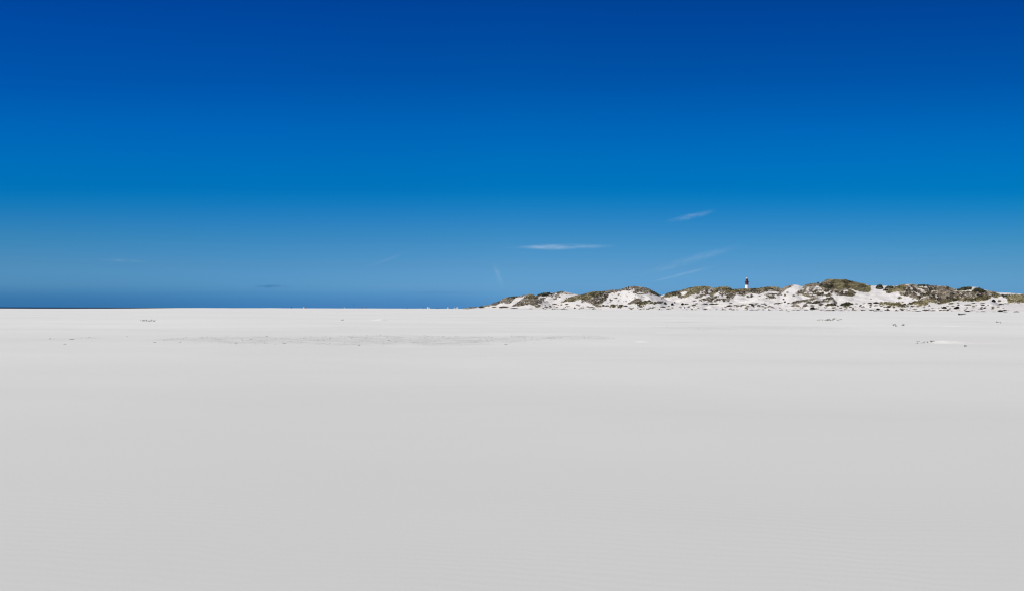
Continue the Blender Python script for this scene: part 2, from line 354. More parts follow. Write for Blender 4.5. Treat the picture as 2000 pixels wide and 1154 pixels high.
# hummocks at the foot of the dunes
for (hx, hy, hw, hh) in [(1244, 592, 17, 7.5), (1268, 590, 11, 4), (1285, 591, 10, 2.6), (1655, 596, 15, 5), (1624, 596, 12, 3.5), (1574, 597, 6, 3), (1555, 597, 7, 3), (1940, 590, 6, 3),
                         (1735, 594, 16, 2.2), (1390, 594, 14, 2.5), (1462, 597, 14, 2.2), (1960, 596, 14, 2.5), (1425, 598, 8, 2), (1480, 595, 10, 2), (1180, 597, 12, 1.8), (1205, 597, 12, 1.8), (1360, 596, 8, 2), (985, 601, 14, 1.3), (1868, 602, 7, 1.5), (1587, 604, 8, 1)]:
    s = 22 + (606 - hy) * 1.1
    dm = Dfoot(hx) + s; cx_ = (hx - 1000) / F * dm; wx = hw / F * dm; hz = hh / F * dm
    ZZ = ZZ + hz * .8 * np.exp(-(((XW - cx_) / (wx * .62)) ** 2 + ((DD - dm) / 9.0) ** 2))
ZZ = ZZ + .10 * fbm(XW / 3.5, DD / 5, 2, 12) * sstep(0, 20, SJ)
ZZ = np.where(SJ < 0, ZZ + SJ * .035 - .05, ZZ)
lside = sstep(880, 905, PX)
bh = beach_h(XW, DD)
ZZ = np.where(SJ <= 8, np.minimum(ZZ, bh + .25 * np.clip(SJ + 3, -10, 11)), ZZ)
ZZ = ZZ * lside + (1 - lside) * (np.minimum(bh, 1.0) - .5)
_, PYG = proj(np.stack([XW, DD, ZZ], -1))
nvis = int(np.sum(sj <= 168)); j0 = 7
def on_dune(px, py):                                 # first spot of the dune face seen at a pixel; None above the skyline
    ci = (px - cols[0]) / 1.6
    i0 = int(np.clip(ci, 0, len(cols) - 2)); f = ci - i0
    colp = PYG[j0:nvis, i0] * (1 - f) + PYG[j0:nvis, i0 + 1] * f
    h = np.nonzero(colp <= py)[0]
    if len(h) == 0:
        j = int(np.argmin(colp))
        if colp[j] > py + 3: return None
        g = 0
    else:
        j = int(h[0]); g = 0
        if j > 0:
            g = (colp[j - 1] - py) / max(colp[j - 1] - colp[j], 1e-6); j -= 1
    jj = j + j0; j2 = min(jj + 1, len(sj) - 1)
    q = lambda A: (A[jj, i0] * (1 - f) + A[jj, i0 + 1] * f) * (1 - g) + (A[j2, i0] * (1 - f) + A[j2, i0 + 1] * f) * g
    return np.array([q(XW), q(DD), q(ZZ)])

# ------------------------------------------------------------------ tufts: fans of bent blades
def tufts(pos, height, spread, nb, width, r, tone, jit=.18):
    """pos (n,3); height, spread, width, tone arrays; nb blades each, every blade a bent strip of two quads"""
    n = len(pos)
    a = r.random((n, nb)) * 2 * np.pi; lean = r.random((n, nb)) ** .8 * spread[:, None]
    h = height[:, None] * (.55 + .5 * r.random((n, nb)))
    off = r.random((n, nb)) ** .5 * spread[:, None] * .55; a2 = r.random((n, nb)) * 2 * np.pi
    bx = pos[:, None, 0] + np.cos(a2) * off; by = pos[:, None, 1] + np.sin(a2) * off; bz = np.broadcast_to(pos[:, None, 2], bx.shape) - .12
    w = np.broadcast_to(width[:, None], bx.shape) * (.6 + .8 * r.random((n, nb)))
    ta = r.random((n, nb)) * np.pi; tx, ty = np.cos(ta) * w / 2, np.sin(ta) * w / 2
    mxp = bx + np.cos(a) * lean * .35; myp = by + np.sin(a) * lean * .35; mz = bz + h * .62
    ex = bx + np.cos(a) * lean; ey = by + np.sin(a) * lean; ez = bz + h
    P = np.stack([np.stack([bx - tx, by - ty, bz], -1), np.stack([bx + tx, by + ty, bz], -1), np.stack([mxp + tx * .9, myp + ty * .9, mz], -1),
                  np.stack([mxp - tx * .9, myp - ty * .9, mz], -1), np.stack([ex + tx * .25, ey + ty * .25, ez], -1), np.stack([ex - tx * .25, ey - ty * .25, ez], -1)], 2)
    V = P.reshape(-1, 3); b = np.arange(n * nb) * 6
    Fc = np.concatenate([np.stack([b, b + 1, b + 2, b + 3], -1), np.stack([b + 3, b + 2, b + 4, b + 5], -1)])
    tn = np.clip(tone[:, None] + (r.random((n, nb)) - .5) * 2 * jit, 0, 1)
    return V, Fc, np.repeat(tn.reshape(-1), 6)

def in_poly(px, py, poly):
    x, y = np.array(poly).T; c = np.zeros(len(px), bool); j = len(x) - 1
    for i in range(len(x)):
        with np.errstate(divide='ignore', invalid='ignore'):
            q = ((y[i] > py) != (y[j] > py)) & (px < (x[j] - x[i]) * (py - y[i]) / (y[j] - y[i] + 1e-12) + x[i])
        c ^= q; j = i
    return c
# vegetation of the dune faces: outline in photograph pixels, cover, kind
VEG = [
 ('G', .8, [(903, 602), (912, 600), (930, 598.5), (957, 594), (958, 597), (930, 600), (905, 603)]),
 ('B', .97, [(957, 594), (966, 589.5), (975, 586.5), (982, 582), (986, 588), (975, 592), (970, 595), (960, 596.5)]),
 ('G', .97, [(980, 583), (990, 580), (1003, 578), (1012, 577.5), (1010, 579.5), (1000, 582.5), (990, 585), (981, 586)]),
 ('B', .9, [(984, 586), (1000, 582), (1004, 579), (1009, 579), (1000, 587), (996, 592), (987, 592), (984, 589)]),
 ('B', .6, [(1003, 578), (1020, 575), (1033, 573), (1030, 577), (1018, 579.5), (1008, 581)]),
 ('B', .95, [(999, 597), (1012, 589), (1022, 582), (1028, 578), (1038, 580), (1046, 584), (1047, 590), (1043, 595), (1033, 593), (1020, 596), (1008, 597.5)]),
 ('G', .95, [(1024, 580), (1031, 574.5), (1034, 572.5), (1040, 574), (1047, 578), (1048, 584), (1040, 584), (1030, 581)]),
 ('D', .97, [(1042, 583), (1050, 575), (1060, 571.5), (1070, 569.5), (1074, 572), (1073, 577), (1065, 578), (1055, 578), (1048, 582)]),
 ('B', .6, [(1043, 586), (1055, 580), (1066, 580), (1067, 583), (1062, 586), (1071, 588), (1061, 591), (1057, 595), (1050, 598), (1042, 596)]),
 ('G', .65, [(1046, 597), (1052, 595), (1058, 596), (1057, 599), (1046, 599.5)]),
 ('B', .62, [(1073, 570), (1083, 572), (1090, 569.5), (1100, 568), (1113, 571), (1129, 574.5), (1112, 574), (1100, 573), (1092, 575), (1088, 580), (1086, 584), (1080, 584), (1078, 579), (1073, 577)]),
 ('D', .6, [(1082, 572), (1090, 569), (1100, 568), (1104, 570), (1092, 572), (1086, 575)]),
 ('B', .6, [(1090, 576), (1096, 578), (1096, 581), (1092, 580)]),
 ('G', .95, [(1095, 590.5), (1103, 585), (1115, 579.5), (1132, 575), (1150, 571), (1163, 568), (1175, 569), (1172, 575), (1160, 578), (1150, 583), (1140, 585), (1133, 584), (1122, 587), (1115, 588), (1106, 587.5), (1100, 590)]),
 ('B', .8, [(1134, 590), (1142, 583), (1155, 580), (1170, 574), (1180, 570), (1187, 567), (1195, 566), (1190, 574), (1183, 585), (1176, 592), (1173, 596.5), (1163, 596), (1155, 592), (1148, 588.5), (1142, 587), (1136, 590.5)]),
 ('G', .8, [(1162, 596), (1175, 595), (1175, 598.5), (1162, 598)]),
 ('D', .7, [(1150, 575), (1160, 570), (1175, 569), (1185, 568), (1172, 575), (1158, 580)]),
 ('B', .85, [(1177, 569), (1195, 565), (1208, 565.5), (1225, 560), (1238, 558), (1262, 561), (1275, 568), (1290, 576.5), (1285, 577), (1275, 573.5), (1268, 571), (1260, 572), (1255, 570), (1247, 567), (1240, 564), (1230, 565.5), (1226, 567), (1218, 566.5), (1205, 569.5), (1195, 570), (1185, 572)]),
 ('B', .45, [(1228, 565), (1248, 564), (1262, 569), (1278, 576), (1265, 575), (1255, 575), (1245, 574), (1236, 571)]),
 ('B', .05, [(1182, 572), (1200, 569), (1228, 567), (1240, 575), (1262, 577), (1255, 580), (1235, 583), (1220, 590), (1190, 594), (1185, 585)]),
 ('D', .95, [(1266, 563), (1280, 570), (1291, 576), (1285, 577), (1272, 571)]),
 ('B', .9, [(1225, 592.5), (1233, 588), (1240, 583), (1247, 581.5), (1252, 584), (1253, 589), (1245, 592), (1238, 592), (1230, 593)]),
 ('G', .7, [(1245, 595), (1252, 590), (1258, 587), (1268, 585.5), (1274, 588), (1276, 590.5), (1265, 592), (1258, 594.5), (1252, 599), (1246, 599.5), (1251, 595)]),
 ('D', .7, [(1252, 590), (1260, 587), (1268, 586), (1275, 589), (1265, 591), (1256, 592)]),
 ('B', .9, [(1275, 593.5), (1280, 588), (1287, 587), (1298, 588.5), (1290, 591), (1280, 592)]),
 ('G', .5, [(1190, 598), (1195, 593), (1205, 594), (1218, 595), (1218, 598), (1203, 599)]),
 ('G', .93, [(1290, 584), (1297, 577), (1303, 571.5), (1315, 568.5), (1328, 567), (1328, 576), (1318, 576.5), (1305, 579.5), (1297, 580.5)]),
 ('B', .88, [(1325, 570), (1330, 573), (1335, 578), (1333, 581.5), (1325, 580.5), (1324, 575)]),
 ('G', .93, [(1328, 566), (1335, 564), (1352, 560), (1365, 558.5), (1384, 558), (1393, 562), (1385, 563), (1372, 566), (1358, 571), (1350, 575), (1343, 578.5), (1335, 581), (1338, 575), (1344, 569), (1338, 568), (1330, 570)]),
 ('B', .58, [(1345, 573), (1360, 568), (1372, 563), (1385, 563), (1395, 566), (1390, 577), (1375, 577), (1365, 582), (1352, 580)]),
 ('G', .93, [(1393, 563), (1405, 559.5), (1418, 558.5), (1430, 564), (1430, 569), (1415, 567), (1405, 566), (1398, 571), (1390, 578), (1388, 573), (1395, 566)]),
 ('B', .7, [(1402, 566), (1430, 568), (1433, 581), (1420, 576), (1410, 576), (1403, 573)]),
 ('B', .62, [(1364, 587), (1370, 582), (1380, 581), (1385, 578), (1400, 577), (1412, 577), (1420, 582), (1425, 587), (1415, 588), (1400, 589.5), (1390, 588.5), (1375, 586)]),
 ('G', .94, [(1420, 560), (1432, 565), (1450, 563), (1480, 562.5), (1495, 560), (1512, 559), (1520, 560), (1523, 565), (1515, 564.5), (1500, 565), (1490, 567), (1470, 568), (1450, 569), (1430, 571), (1420, 569)]),
 ('B', .82, [(1420, 568), (1450, 567), (1480, 566), (1500, 564), (1523, 565), (1520, 569), (1500, 568), (1487, 572), (1480, 574), (1466, 570.5), (1458, 574), (1450, 577.5), (1445, 573.5), (1430, 576), (1420, 579)]),
 ('B', .6, [(1457, 576), (1468, 573), (1472, 578), (1463, 581), (1458, 580)]),
 ('B', .6, [(1420, 576), (1437, 573), (1434, 580), (1424, 583), (1418, 580)]),
 ('B', .6, [(1478, 577.5), (1487, 575.5), (1486, 578)]),
 ('B', .4, [(1490, 575), (1503, 570.5), (1520, 571), (1533, 567.5), (1530, 575), (1510, 578), (1495, 577)]),
 ('B', .8, [(1495, 582.5), (1500, 577), (1510, 577), (1517, 581), (1508, 582)]),
 ('B', .85, [(1523, 563), (1537, 558), (1545, 556), (1551, 555.5), (1546, 559.5), (1536, 564), (1530, 569), (1522, 570)]),
 ('B', .97, [(1567, 562), (1573, 555), (1582, 552.5), (1592, 551.5), (1596, 555), (1592, 560), (1582, 560), (1575, 560.5)]),
 ('B', .97, [(1596, 556), (1608, 550), (1612, 545.5), (1618, 545), (1626, 552), (1634, 557), (1630, 566), (1615, 567), (1606, 563), (1600, 559)]),
 ('D', .7, [(1600, 556), (1612, 551), (1622, 556), (1630, 560), (1622, 564), (1610, 561)]),
 ('G', .97, [(1614, 545), (1630, 544.3), (1650, 545), (1668, 550), (1690, 554), (1690, 557), (1680, 558), (1672, 561), (1665, 564), (1650, 563), (1635, 565), (1630, 558), (1620, 551)]),
 ('B', .58, [(1553, 573), (1565, 563), (1575, 560), (1590, 560), (1600, 562), (1610, 566), (1632, 565), (1650, 564), (1665, 566), (1672, 574), (1665, 578), (1650, 577), (1640, 576), (1615, 578), (1600, 580), (1585, 579), (1575, 578), (1565, 575)]),
 ('B', .6, [(1592, 563), (1608, 566), (1615, 577), (1600, 578), (1592, 572)]),
 ('G', .6, [(1655, 565), (1663, 566), (1673, 573.5), (1663, 578), (1655, 577)]),
 ('G', .93, [(1668, 564), (1675, 560), (1690, 556), (1699, 557), (1701, 566), (1697, 570), (1685, 569.5), (1675, 567.5)]),
 ('G', .94, [(1732, 572), (1736, 564), (1745, 561), (1755, 557), (1768, 554), (1771, 560), (1765, 567), (1757, 569), (1750, 568), (1743, 570.5), (1735, 572)]),
 ('B', .85, [(1757, 567), (1766, 565), (1766, 575), (1760, 576), (1757, 571)]),
 ('B', .66, [(1769, 556), (1785, 553.5), (1800, 556), (1830, 557), (1830, 584), (1815, 584), (1795, 584), (1785, 582), (1775, 578), (1765, 576), (1768, 565)]),
 ('B', .95, [(1775, 556), (1781, 553.3), (1787, 556), (1790, 558), (1776, 558)]), ('D', .8, [(1790, 558), (1800, 555.5), (1815, 556), (1812, 559)]),
 ('D', .95, [(1808, 574), (1812, 571), (1817, 573), (1816, 577), (1809, 576)]), ('B', .8, [(1818, 560), (1830, 560), (1830, 568), (1820, 566)]),
 ('G', .85, [(1773, 593), (1785, 588), (1795, 586), (1810, 584), (1830, 586), (1830, 590), (1815, 589), (1808, 595), (1797, 593), (1790, 593), (1780, 593)]),
 ('G', .65, [(1716, 590), (1732, 588.5), (1745, 591), (1762, 589), (1764, 594), (1750, 596), (1735, 596), (1718, 594)]),
 ('D', .7, [(1724, 589.5), (1735, 589), (1750, 592), (1762, 589.5), (1762, 592), (1745, 594), (1726, 592)]),
 ('G', .35, [(1728, 594), (1775, 594), (1775, 600), (1730, 599)]), ('G', .5, [(1778, 597), (1800, 594), (1800, 597), (1780, 599)]),
 ('B', .92, [(1830, 559), (1845, 557.5), (1855, 560), (1867, 565), (1860, 568), (1860, 571), (1852, 573), (1840, 571), (1830, 569)]),
 ('D', .97, [(1869, 565.5), (1878, 560.5), (1892, 559), (1898, 561), (1897, 564.5), (1885, 567), (1873, 567)]),
 ('D', .97, [(1899, 568), (1905, 562.5), (1913, 561.5), (1920, 565), (1928, 570), (1915, 570), (1905, 568)]),
 ('B', .78, [(1830, 570), (1845, 572), (1862, 569), (1880, 568), (1900, 569), (1920, 567), (1935, 567), (1945, 571), (1955, 576), (1945, 581), (1938, 577), (1930, 584), (1920, 584), (1905, 586), (1890, 586), (1870, 584), (1850, 588), (1840, 590), (1830, 593)]),
 ('G', .8, [(1830, 588), (1850, 584), (1872, 580), (1890, 583), (1910, 580), (1930, 576), (1936, 580), (1928, 585), (1905, 587), (1890, 587), (1870, 585), (1850, 589), (1835, 593)]),
 ('G', .8, [(1930, 569), (1942, 572), (1956, 576), (1945, 580), (1936, 576)]),
 ('D', .7, [(1956, 575), (1966, 575), (1969, 582), (1960, 581)]),
 ('B', .93, [(1544, 592), (1550, 588), (1560, 586), (1580, 583), (1597, 578.5), (1598, 582), (1585, 585.5), (1560, 590.5), (1548, 592.5)]),
 ('B', .6, [(1573, 591), (1580, 587), (1597, 585), (1605, 587), (1612, 583), (1625, 579), (1628, 583), (1633, 588), (1636, 591), (1630, 592), (1620, 589), (1605, 592), (1595, 592), (1580, 592)]),
 ('D', .8, [(1607, 585), (1617, 581), (1625, 579), (1628, 583), (1618, 584)]),
 ('B', .6, [(1598, 588), (1608, 590), (1610, 596), (1600, 596)]),
 ('B', .8, [(1545, 597), (1552, 592), (1560, 594), (1560, 598)]),
 ('D', .93, [(1610, 598), (1618, 593), (1625, 591.5), (1632, 591.5), (1634, 596), (1622, 595.5)]),
 ('D', .9, [(1640, 595), (1648, 591), (1658, 589.5), (1667, 593), (1660, 595), (1650, 598), (1648, 595)]),
 ('B', .07, [(1060, 594), (1200, 596), (1450, 596), (1960, 598), (1960, 606), (1450, 605), (1200, 604), (1060, 603)]),
 ('G', .85, [(1967, 575), (2050, 572), (2150, 579), (2300, 570), (2600, 577), (2600, 590), (2300, 592), (2100, 588), (1967, 590)]),
]
cov = np.zeros(XW.size); pxg, pyg_ = proj(np.stack([XW, DD, ZZ], -1)); pxg = pxg.ravel(); pyg_ = pyg_.ravel()
for kd, dens, poly in VEG:
    if dens > .1:
        cov = np.maximum(cov, in_poly(pxg, pyg_ - .6, poly) * (dens if dens > .75 else dens * .5))
cov[(SJ.ravel() < 4)] = 0
duno = mesh_np('dunes', np.stack([XW, DD, ZZ], -1), grid_faces(len(sj), len(cols)), M['dune_sand'], attrs={'cover': cov}); tag(duno, kind='structure')
GM = {k_: [[], [], [], []] for k_ in 'GBD'}
CELL = 1.5                                           # picture area one tuft covers
for kd, dens, poly in VEG:
    pa = np.array(poly); x0, y0 = pa.min(0); x1, y1 = pa.max(0)
    n = int((x1 - x0) * (y1 - y0) / CELL * (1.9 if dens > .7 else 2.3))
    qx = rng.uniform(x0, x1, n); qy = rng.uniform(y0, y1, n)
    ok = in_poly(qx + rng.normal(0, 1.1, n), qy + rng.normal(0, .55, n), poly)
    if dens < .9:                                    # clumpy cover: gaps of bare sand
        nz = fbm(qx / 4.2, qy / 2.4, 3, 21) * .5 + .5
        thr = 1 - dens if dens > .3 else 1 - dens
        cut = np.quantile(nz[ok], thr) if ok.any() else 0
        ok &= nz >= cut
    for a_, b_ in zip(qx[ok], qy[ok]):
        p = on_dune(a_, b_ + 1.2)
        if p is None: continue
        g = GM[kd]; sc = p[1] / 500
        tall = {'G': .75, 'B': .55, 'D': .75}[kd] * random.uniform(.6, 1.15)
        g[0].append(p); g[1].append(tall); g[2].append({'G': .62, 'B': .55, 'D': .6}[kd] * random.uniform(.7, 1.3))
        tn = float(fbm(a_ / 9, b_ / 5, 2, 31)) * .35 + random.gauss(.5, .17)
        if kd == 'B': tn -= .02
        g[3].append(min(max(tn, 0), 1))
for kd, nm in (('G', 'marram_grass'), ('B', 'heath_ground_cover'), ('D', 'dune_ground_cover')):
    g = GM[kd]; n = len(g[0])
    V, Fc, tn = tufts(np.array(g[0]), np.array(g[1]), np.array(g[2]), 15, np.full(n, .26), rng, np.array(g[3]))
    o = mesh_np(nm, V, Fc, M[kd], attrs={'tone': tn}); tag(o, kind='stuff')
    print(nm, n)

# ------------------------------------------------------------------ single clumps and bushes on the pale foot of the dunes
def bush_mesh(w, h, r, dense=1.0, flat=False, dome=.8):
    """leaf clumps spread over and through an uneven dome w wide and h tall, base at the origin"""
    n = int(np.clip(w * h * 90 * dense, 60, 600))
    a = r.random(n) * 2 * np.pi; rr = r.random(n) ** .5
    x = np.cos(a) * rr * w / 2; y = np.sin(a) * rr * w / 2 * .75
    lump = 1 + .35 * vnoise(x / w * 3.5, y / w * 3.5, int(r.integers(1, 60)))
    top = h * np.sqrt(np.clip(1 - rr ** 2, 0, 1)) ** dome * lump
    z = top * (.35 + .65 * r.random(n))
    s = np.clip(.13 + .08 * h, .13, .34) * (.6 + .8 * r.random(n))
    d1 = r.normal(size=(n, 3)); d1 /= np.linalg.norm(d1, axis=1)[:, None]
    d2 = np.cross(d1, r.normal(size=(n, 3))); d2 /= np.linalg.norm(d2, axis=1)[:, None]
    c = np.stack([x, y, z], -1); d1 *= s[:, None]; d2 *= s[:, None] * .6
    V = np.stack([c - d1, c - d2 * .9, c + d1, c + d2], 1).reshape(-1, 3); V[:, 2] = np.maximum(V[:, 2], -.05)
    b = np.arange(n) * 4
    return V, np.stack([b, b + 1, b + 2, b + 3], -1), np.repeat(r.random(n), 4)
def bush(px, py, w, h, kd, name, label, cat, group=None, stem=True, dense=1.0):
    """px, py: middle of its base; w, h in photograph pixels"""
    p = on_dune(px, py + .3)
    if p is None: p = at(px, py, Dfoot(px))
    k_ = p[1] / F; w *= k_; h *= k_
    e = empty(name, p, random.uniform(-.4, .4)); tag(e, label, cat, group)
    r = np.random.default_rng(int(px * 7 + py))
    V, Fc, tn = bush_mesh(w, h, r, dense); mesh_np('foliage', V, Fc, M[kd], e, False, {'tone': tn})
    if stem:
        V, Fc, tn = tufts(np.zeros((5, 3)), np.full(5, h * .6), np.full(5, w * .25), 3, np.full(5, .07), r, np.full(5, .4)); mesh_np('stem', V, Fc, M['B'], e, False, {'tone': tn})
    return e
CL = []
def clump(px, py, w, h, kd, label, group=None):
    """a low grass clump: blades fanned over a strip w x h photograph pixels"""
    p = on_dune(px, py + .2)
    if p is None or py > 606.5: p = None
    if p is None:
        D = float(np.interp(py, [603, 606, 609, 616], [Dfoot(px) + 3, Dfoot(px) - 2, Dfoot(px) - 30, 230]))
        q = at(px, py, D); p = np.array([q[0], q[1], float(beach_h(q[0], q[1]))])
    k_ = p[1] / F; w *= k_; h *= k_
    r = np.random.default_rng(int(px * 13 + py * 3)); n = int(np.clip(w * 5.5, 4, 60))
    n = max(n, int(w * 11)); u = (np.arange(n) + r.random(n)) / n - .5; pos = np.stack([u * w, (r.random(n) - .5) * min(w, 3) * .6 + 0 * u, .0 * u], -1)
    hh = np.clip(h * (1.15 - 1.2 * np.abs(u) ** 1.3), .12, 3)
    V, Fc, tn = tufts(pos, hh, np.full(n, max(.28, h * .35)), 9, np.full(n, .21), r, r.normal(.40, .16, n))
    o = mesh_np('grass_clump', V, Fc, M[kd], None, False, {'tone': tn}, loc=p); tag(o, label, 'grass clump', group); CL.append((px, py, o))
    return o
bush(1587, 604, 10.5, 4.6, 'K', 'dune_bush', 'near black domed bush alone on pale sand below the highest grassy dune', 'bush', 'dark bushes at the dune foot', dense=2.2)
bush(1868.5, 602.8, 10.5, 5.2, 'K', 'dune_bush', 'near black rounded bush, largest of the dark bushes below the wide brown dune slope', 'bush', 'dark bushes at the dune foot', dense=2.2)
bush(1844.5, 602, 8, 4.4, 'K', 'dune_bush', 'ragged dark bush just left of the largest black bush under the brown dune slope', 'bush', 'dark bushes at the dune foot', dense=1.3)
bush(1714.5, 605, 6, 3.4, 'K', 'dune_bush', 'small dark bush with grass tail to its left, below the bare sand saddle', 'bush', 'dark bushes at the dune foot', dense=1.8)
bush(1700.5, 605.8, 5.5, 2.0, 'K', 'dune_bush', 'flat little black bush left of the bush with a grassy tail', 'bush', 'dark bushes at the dune foot')
bush(1734.5, 606, 7, 2.4, 'K', 'dune_bush', 'low black green bush in the foot row below the smooth bare sand saddle', 'bush', 'dark bushes at the dune foot')
bush(1762, 606, 6, 2.2, 'K', 'dune_bush', 'low dark bush at the right end of a thin grass line in the foot row', 'bush', 'dark bushes at the dune foot')
bush(1941, 589.5, 7, 5, 'K', 'dune_bush', 'dark leaning shrub on the sand right of the brown dune slope', 'bush', None, dense=1.4)
bush(1952, 588.7, 7, 3.2, 'B', 'dune_bush', 'reddish brown shrub right of the dark leaning shrub', 'bush')
bush(1917.5, 601.5, 6, 2.4, 'K', 'dune_bush', 'small black bush, left one of two close together on the lower sand', 'bush')
bush(1924, 601.3, 3, 2.2, 'K', 'dune_bush', 'tiny black bush, right one of two close together on the lower sand', 'bush')
bush(1718, 564.3, 14, 8, 'D', 'dune_bush', 'rounded dark olive bush standing alone on the bare sand skyline', 'bush', dense=1.6)
bush(1738, 564, 18, 6, 'D', 'dune_bush', 'wide dark olive bush on the bare sand skyline beside the yellow grass slope', 'bush', dense=1.6)
bush(1730, 568, 10, 4, 'D', 'dune_bush', 'low olive bush in the dip under the skyline bushes', 'bush', dense=1.3)
bush(1598, 555, 5.5, 4.5, 'B', 'dune_bush', 'small brown round shrub on the skyline between two brown dune tops', 'bush', dense=1.5)
bush(1538.5, 571.5, 6, 1.7, 'K', 'dune_bush', 'flat dark shrub high on the bare white dune slope', 'bush')
bush(1533, 578, 4, 4, 'B', 'dune_bush', 'narrow brown shrub below the flat dark shrub on the bare slope', 'bush')
bush(1550, 578, 5, 2.5, 'B', 'dune_bush', 'small brown shrub in the middle of the bare white dune slope', 'bush')
bush(1530.5, 585, 4, 2.4, 'K', 'dune_bush', 'lone black shrub on the bare slope above the long vegetated ridge', 'bush')
bush(1533, 590.3, 4, 3, 'K', 'dune_bush', 'black shrub at the left end of the long vegetated ridge', 'bush')
bush(1573, 597.5, 8.5, 5, 'B', 'dune_bush', 'round brown bush below the long vegetated ridge', 'bush', dense=1.5)
bush(1587, 597.5, 10, 3, 'G', 'dune_bush', 'olive low bush between the round brown bush and the near black domed bush', 'bush')
bush(1636.5, 598.5, 3.5, 3, 'G', 'dune_bush', 'small yellow green shrub right of the dark arched ridge of grass', 'bush')
bush(1313, 595.5, 5.5, 4, 'K', 'dune_bush', 'dark little bush on pale sand below the valley between two dunes', 'bush', dense=1.5)
bush(1317.5, 591.5, 3, 2.4, 'K', 'dune_bush', 'tiny black shrub just above and right of a dark little bush', 'bush')
bush(1299, 593.5, 6, 4, 'D', 'dune_bush', 'green shrub at the right end of the low hummocks', 'bush')
bush(1333, 594.8, 6, 3.6, 'K', 'dune_bush', 'dark bush with a grassy left side below the olive dune', 'bush')
bush(1337, 601.2, 1.6, 2.6, 'K', 'dune_bush', 'thin upright dark shrub alone on the beach sand before the dunes', 'bush')
bush(1178.5, 597.5, 5.5, 3.2, 'K', 'dune_bush', 'small dark bush at the foot of the speckled dune', 'bush')
bush(1122.5, 602, 4, 2.4, 'D', 'dune_bush', 'small dark bush with thin grass trail at the left dune foot', 'bush')
bush(1148.5, 599.3, 3.5, 2.2, 'D', 'dune_bush', 'little grey green shrub right of the dark bush with thin trail', 'bush')
bush(1097, 595.5, 5, 2.4, 'D', 'dune_bush', 'small shrub below the olive diagonal dune flank', 'bush')
bush(1783, 583.8, 0.1 + 2, 1.2, 'B', 'dune_bush', 'tiny brown sprig at the edge of the speckled slope', 'bush')
bush(1701.5, 583.8, 4, 1.6, 'B', 'dune_bush', 'single rust brown sprig in the middle of the smooth bare sand saddle', 'bush')
bush(1757, 582.5, 8, 3.5, 'B', 'dune_bush', 'pinkish brown shrub at the right edge of the smooth bare sand saddle', 'bush')
bush(1815, 597.5, 3.5, 3, 'D', 'dune_bush', 'small lone green shrub below the yellow green lower edge of the dune', 'bush')
GRP = 'small grass clumps along the dune foot'
LB = 'low clump of green grass on white sand'
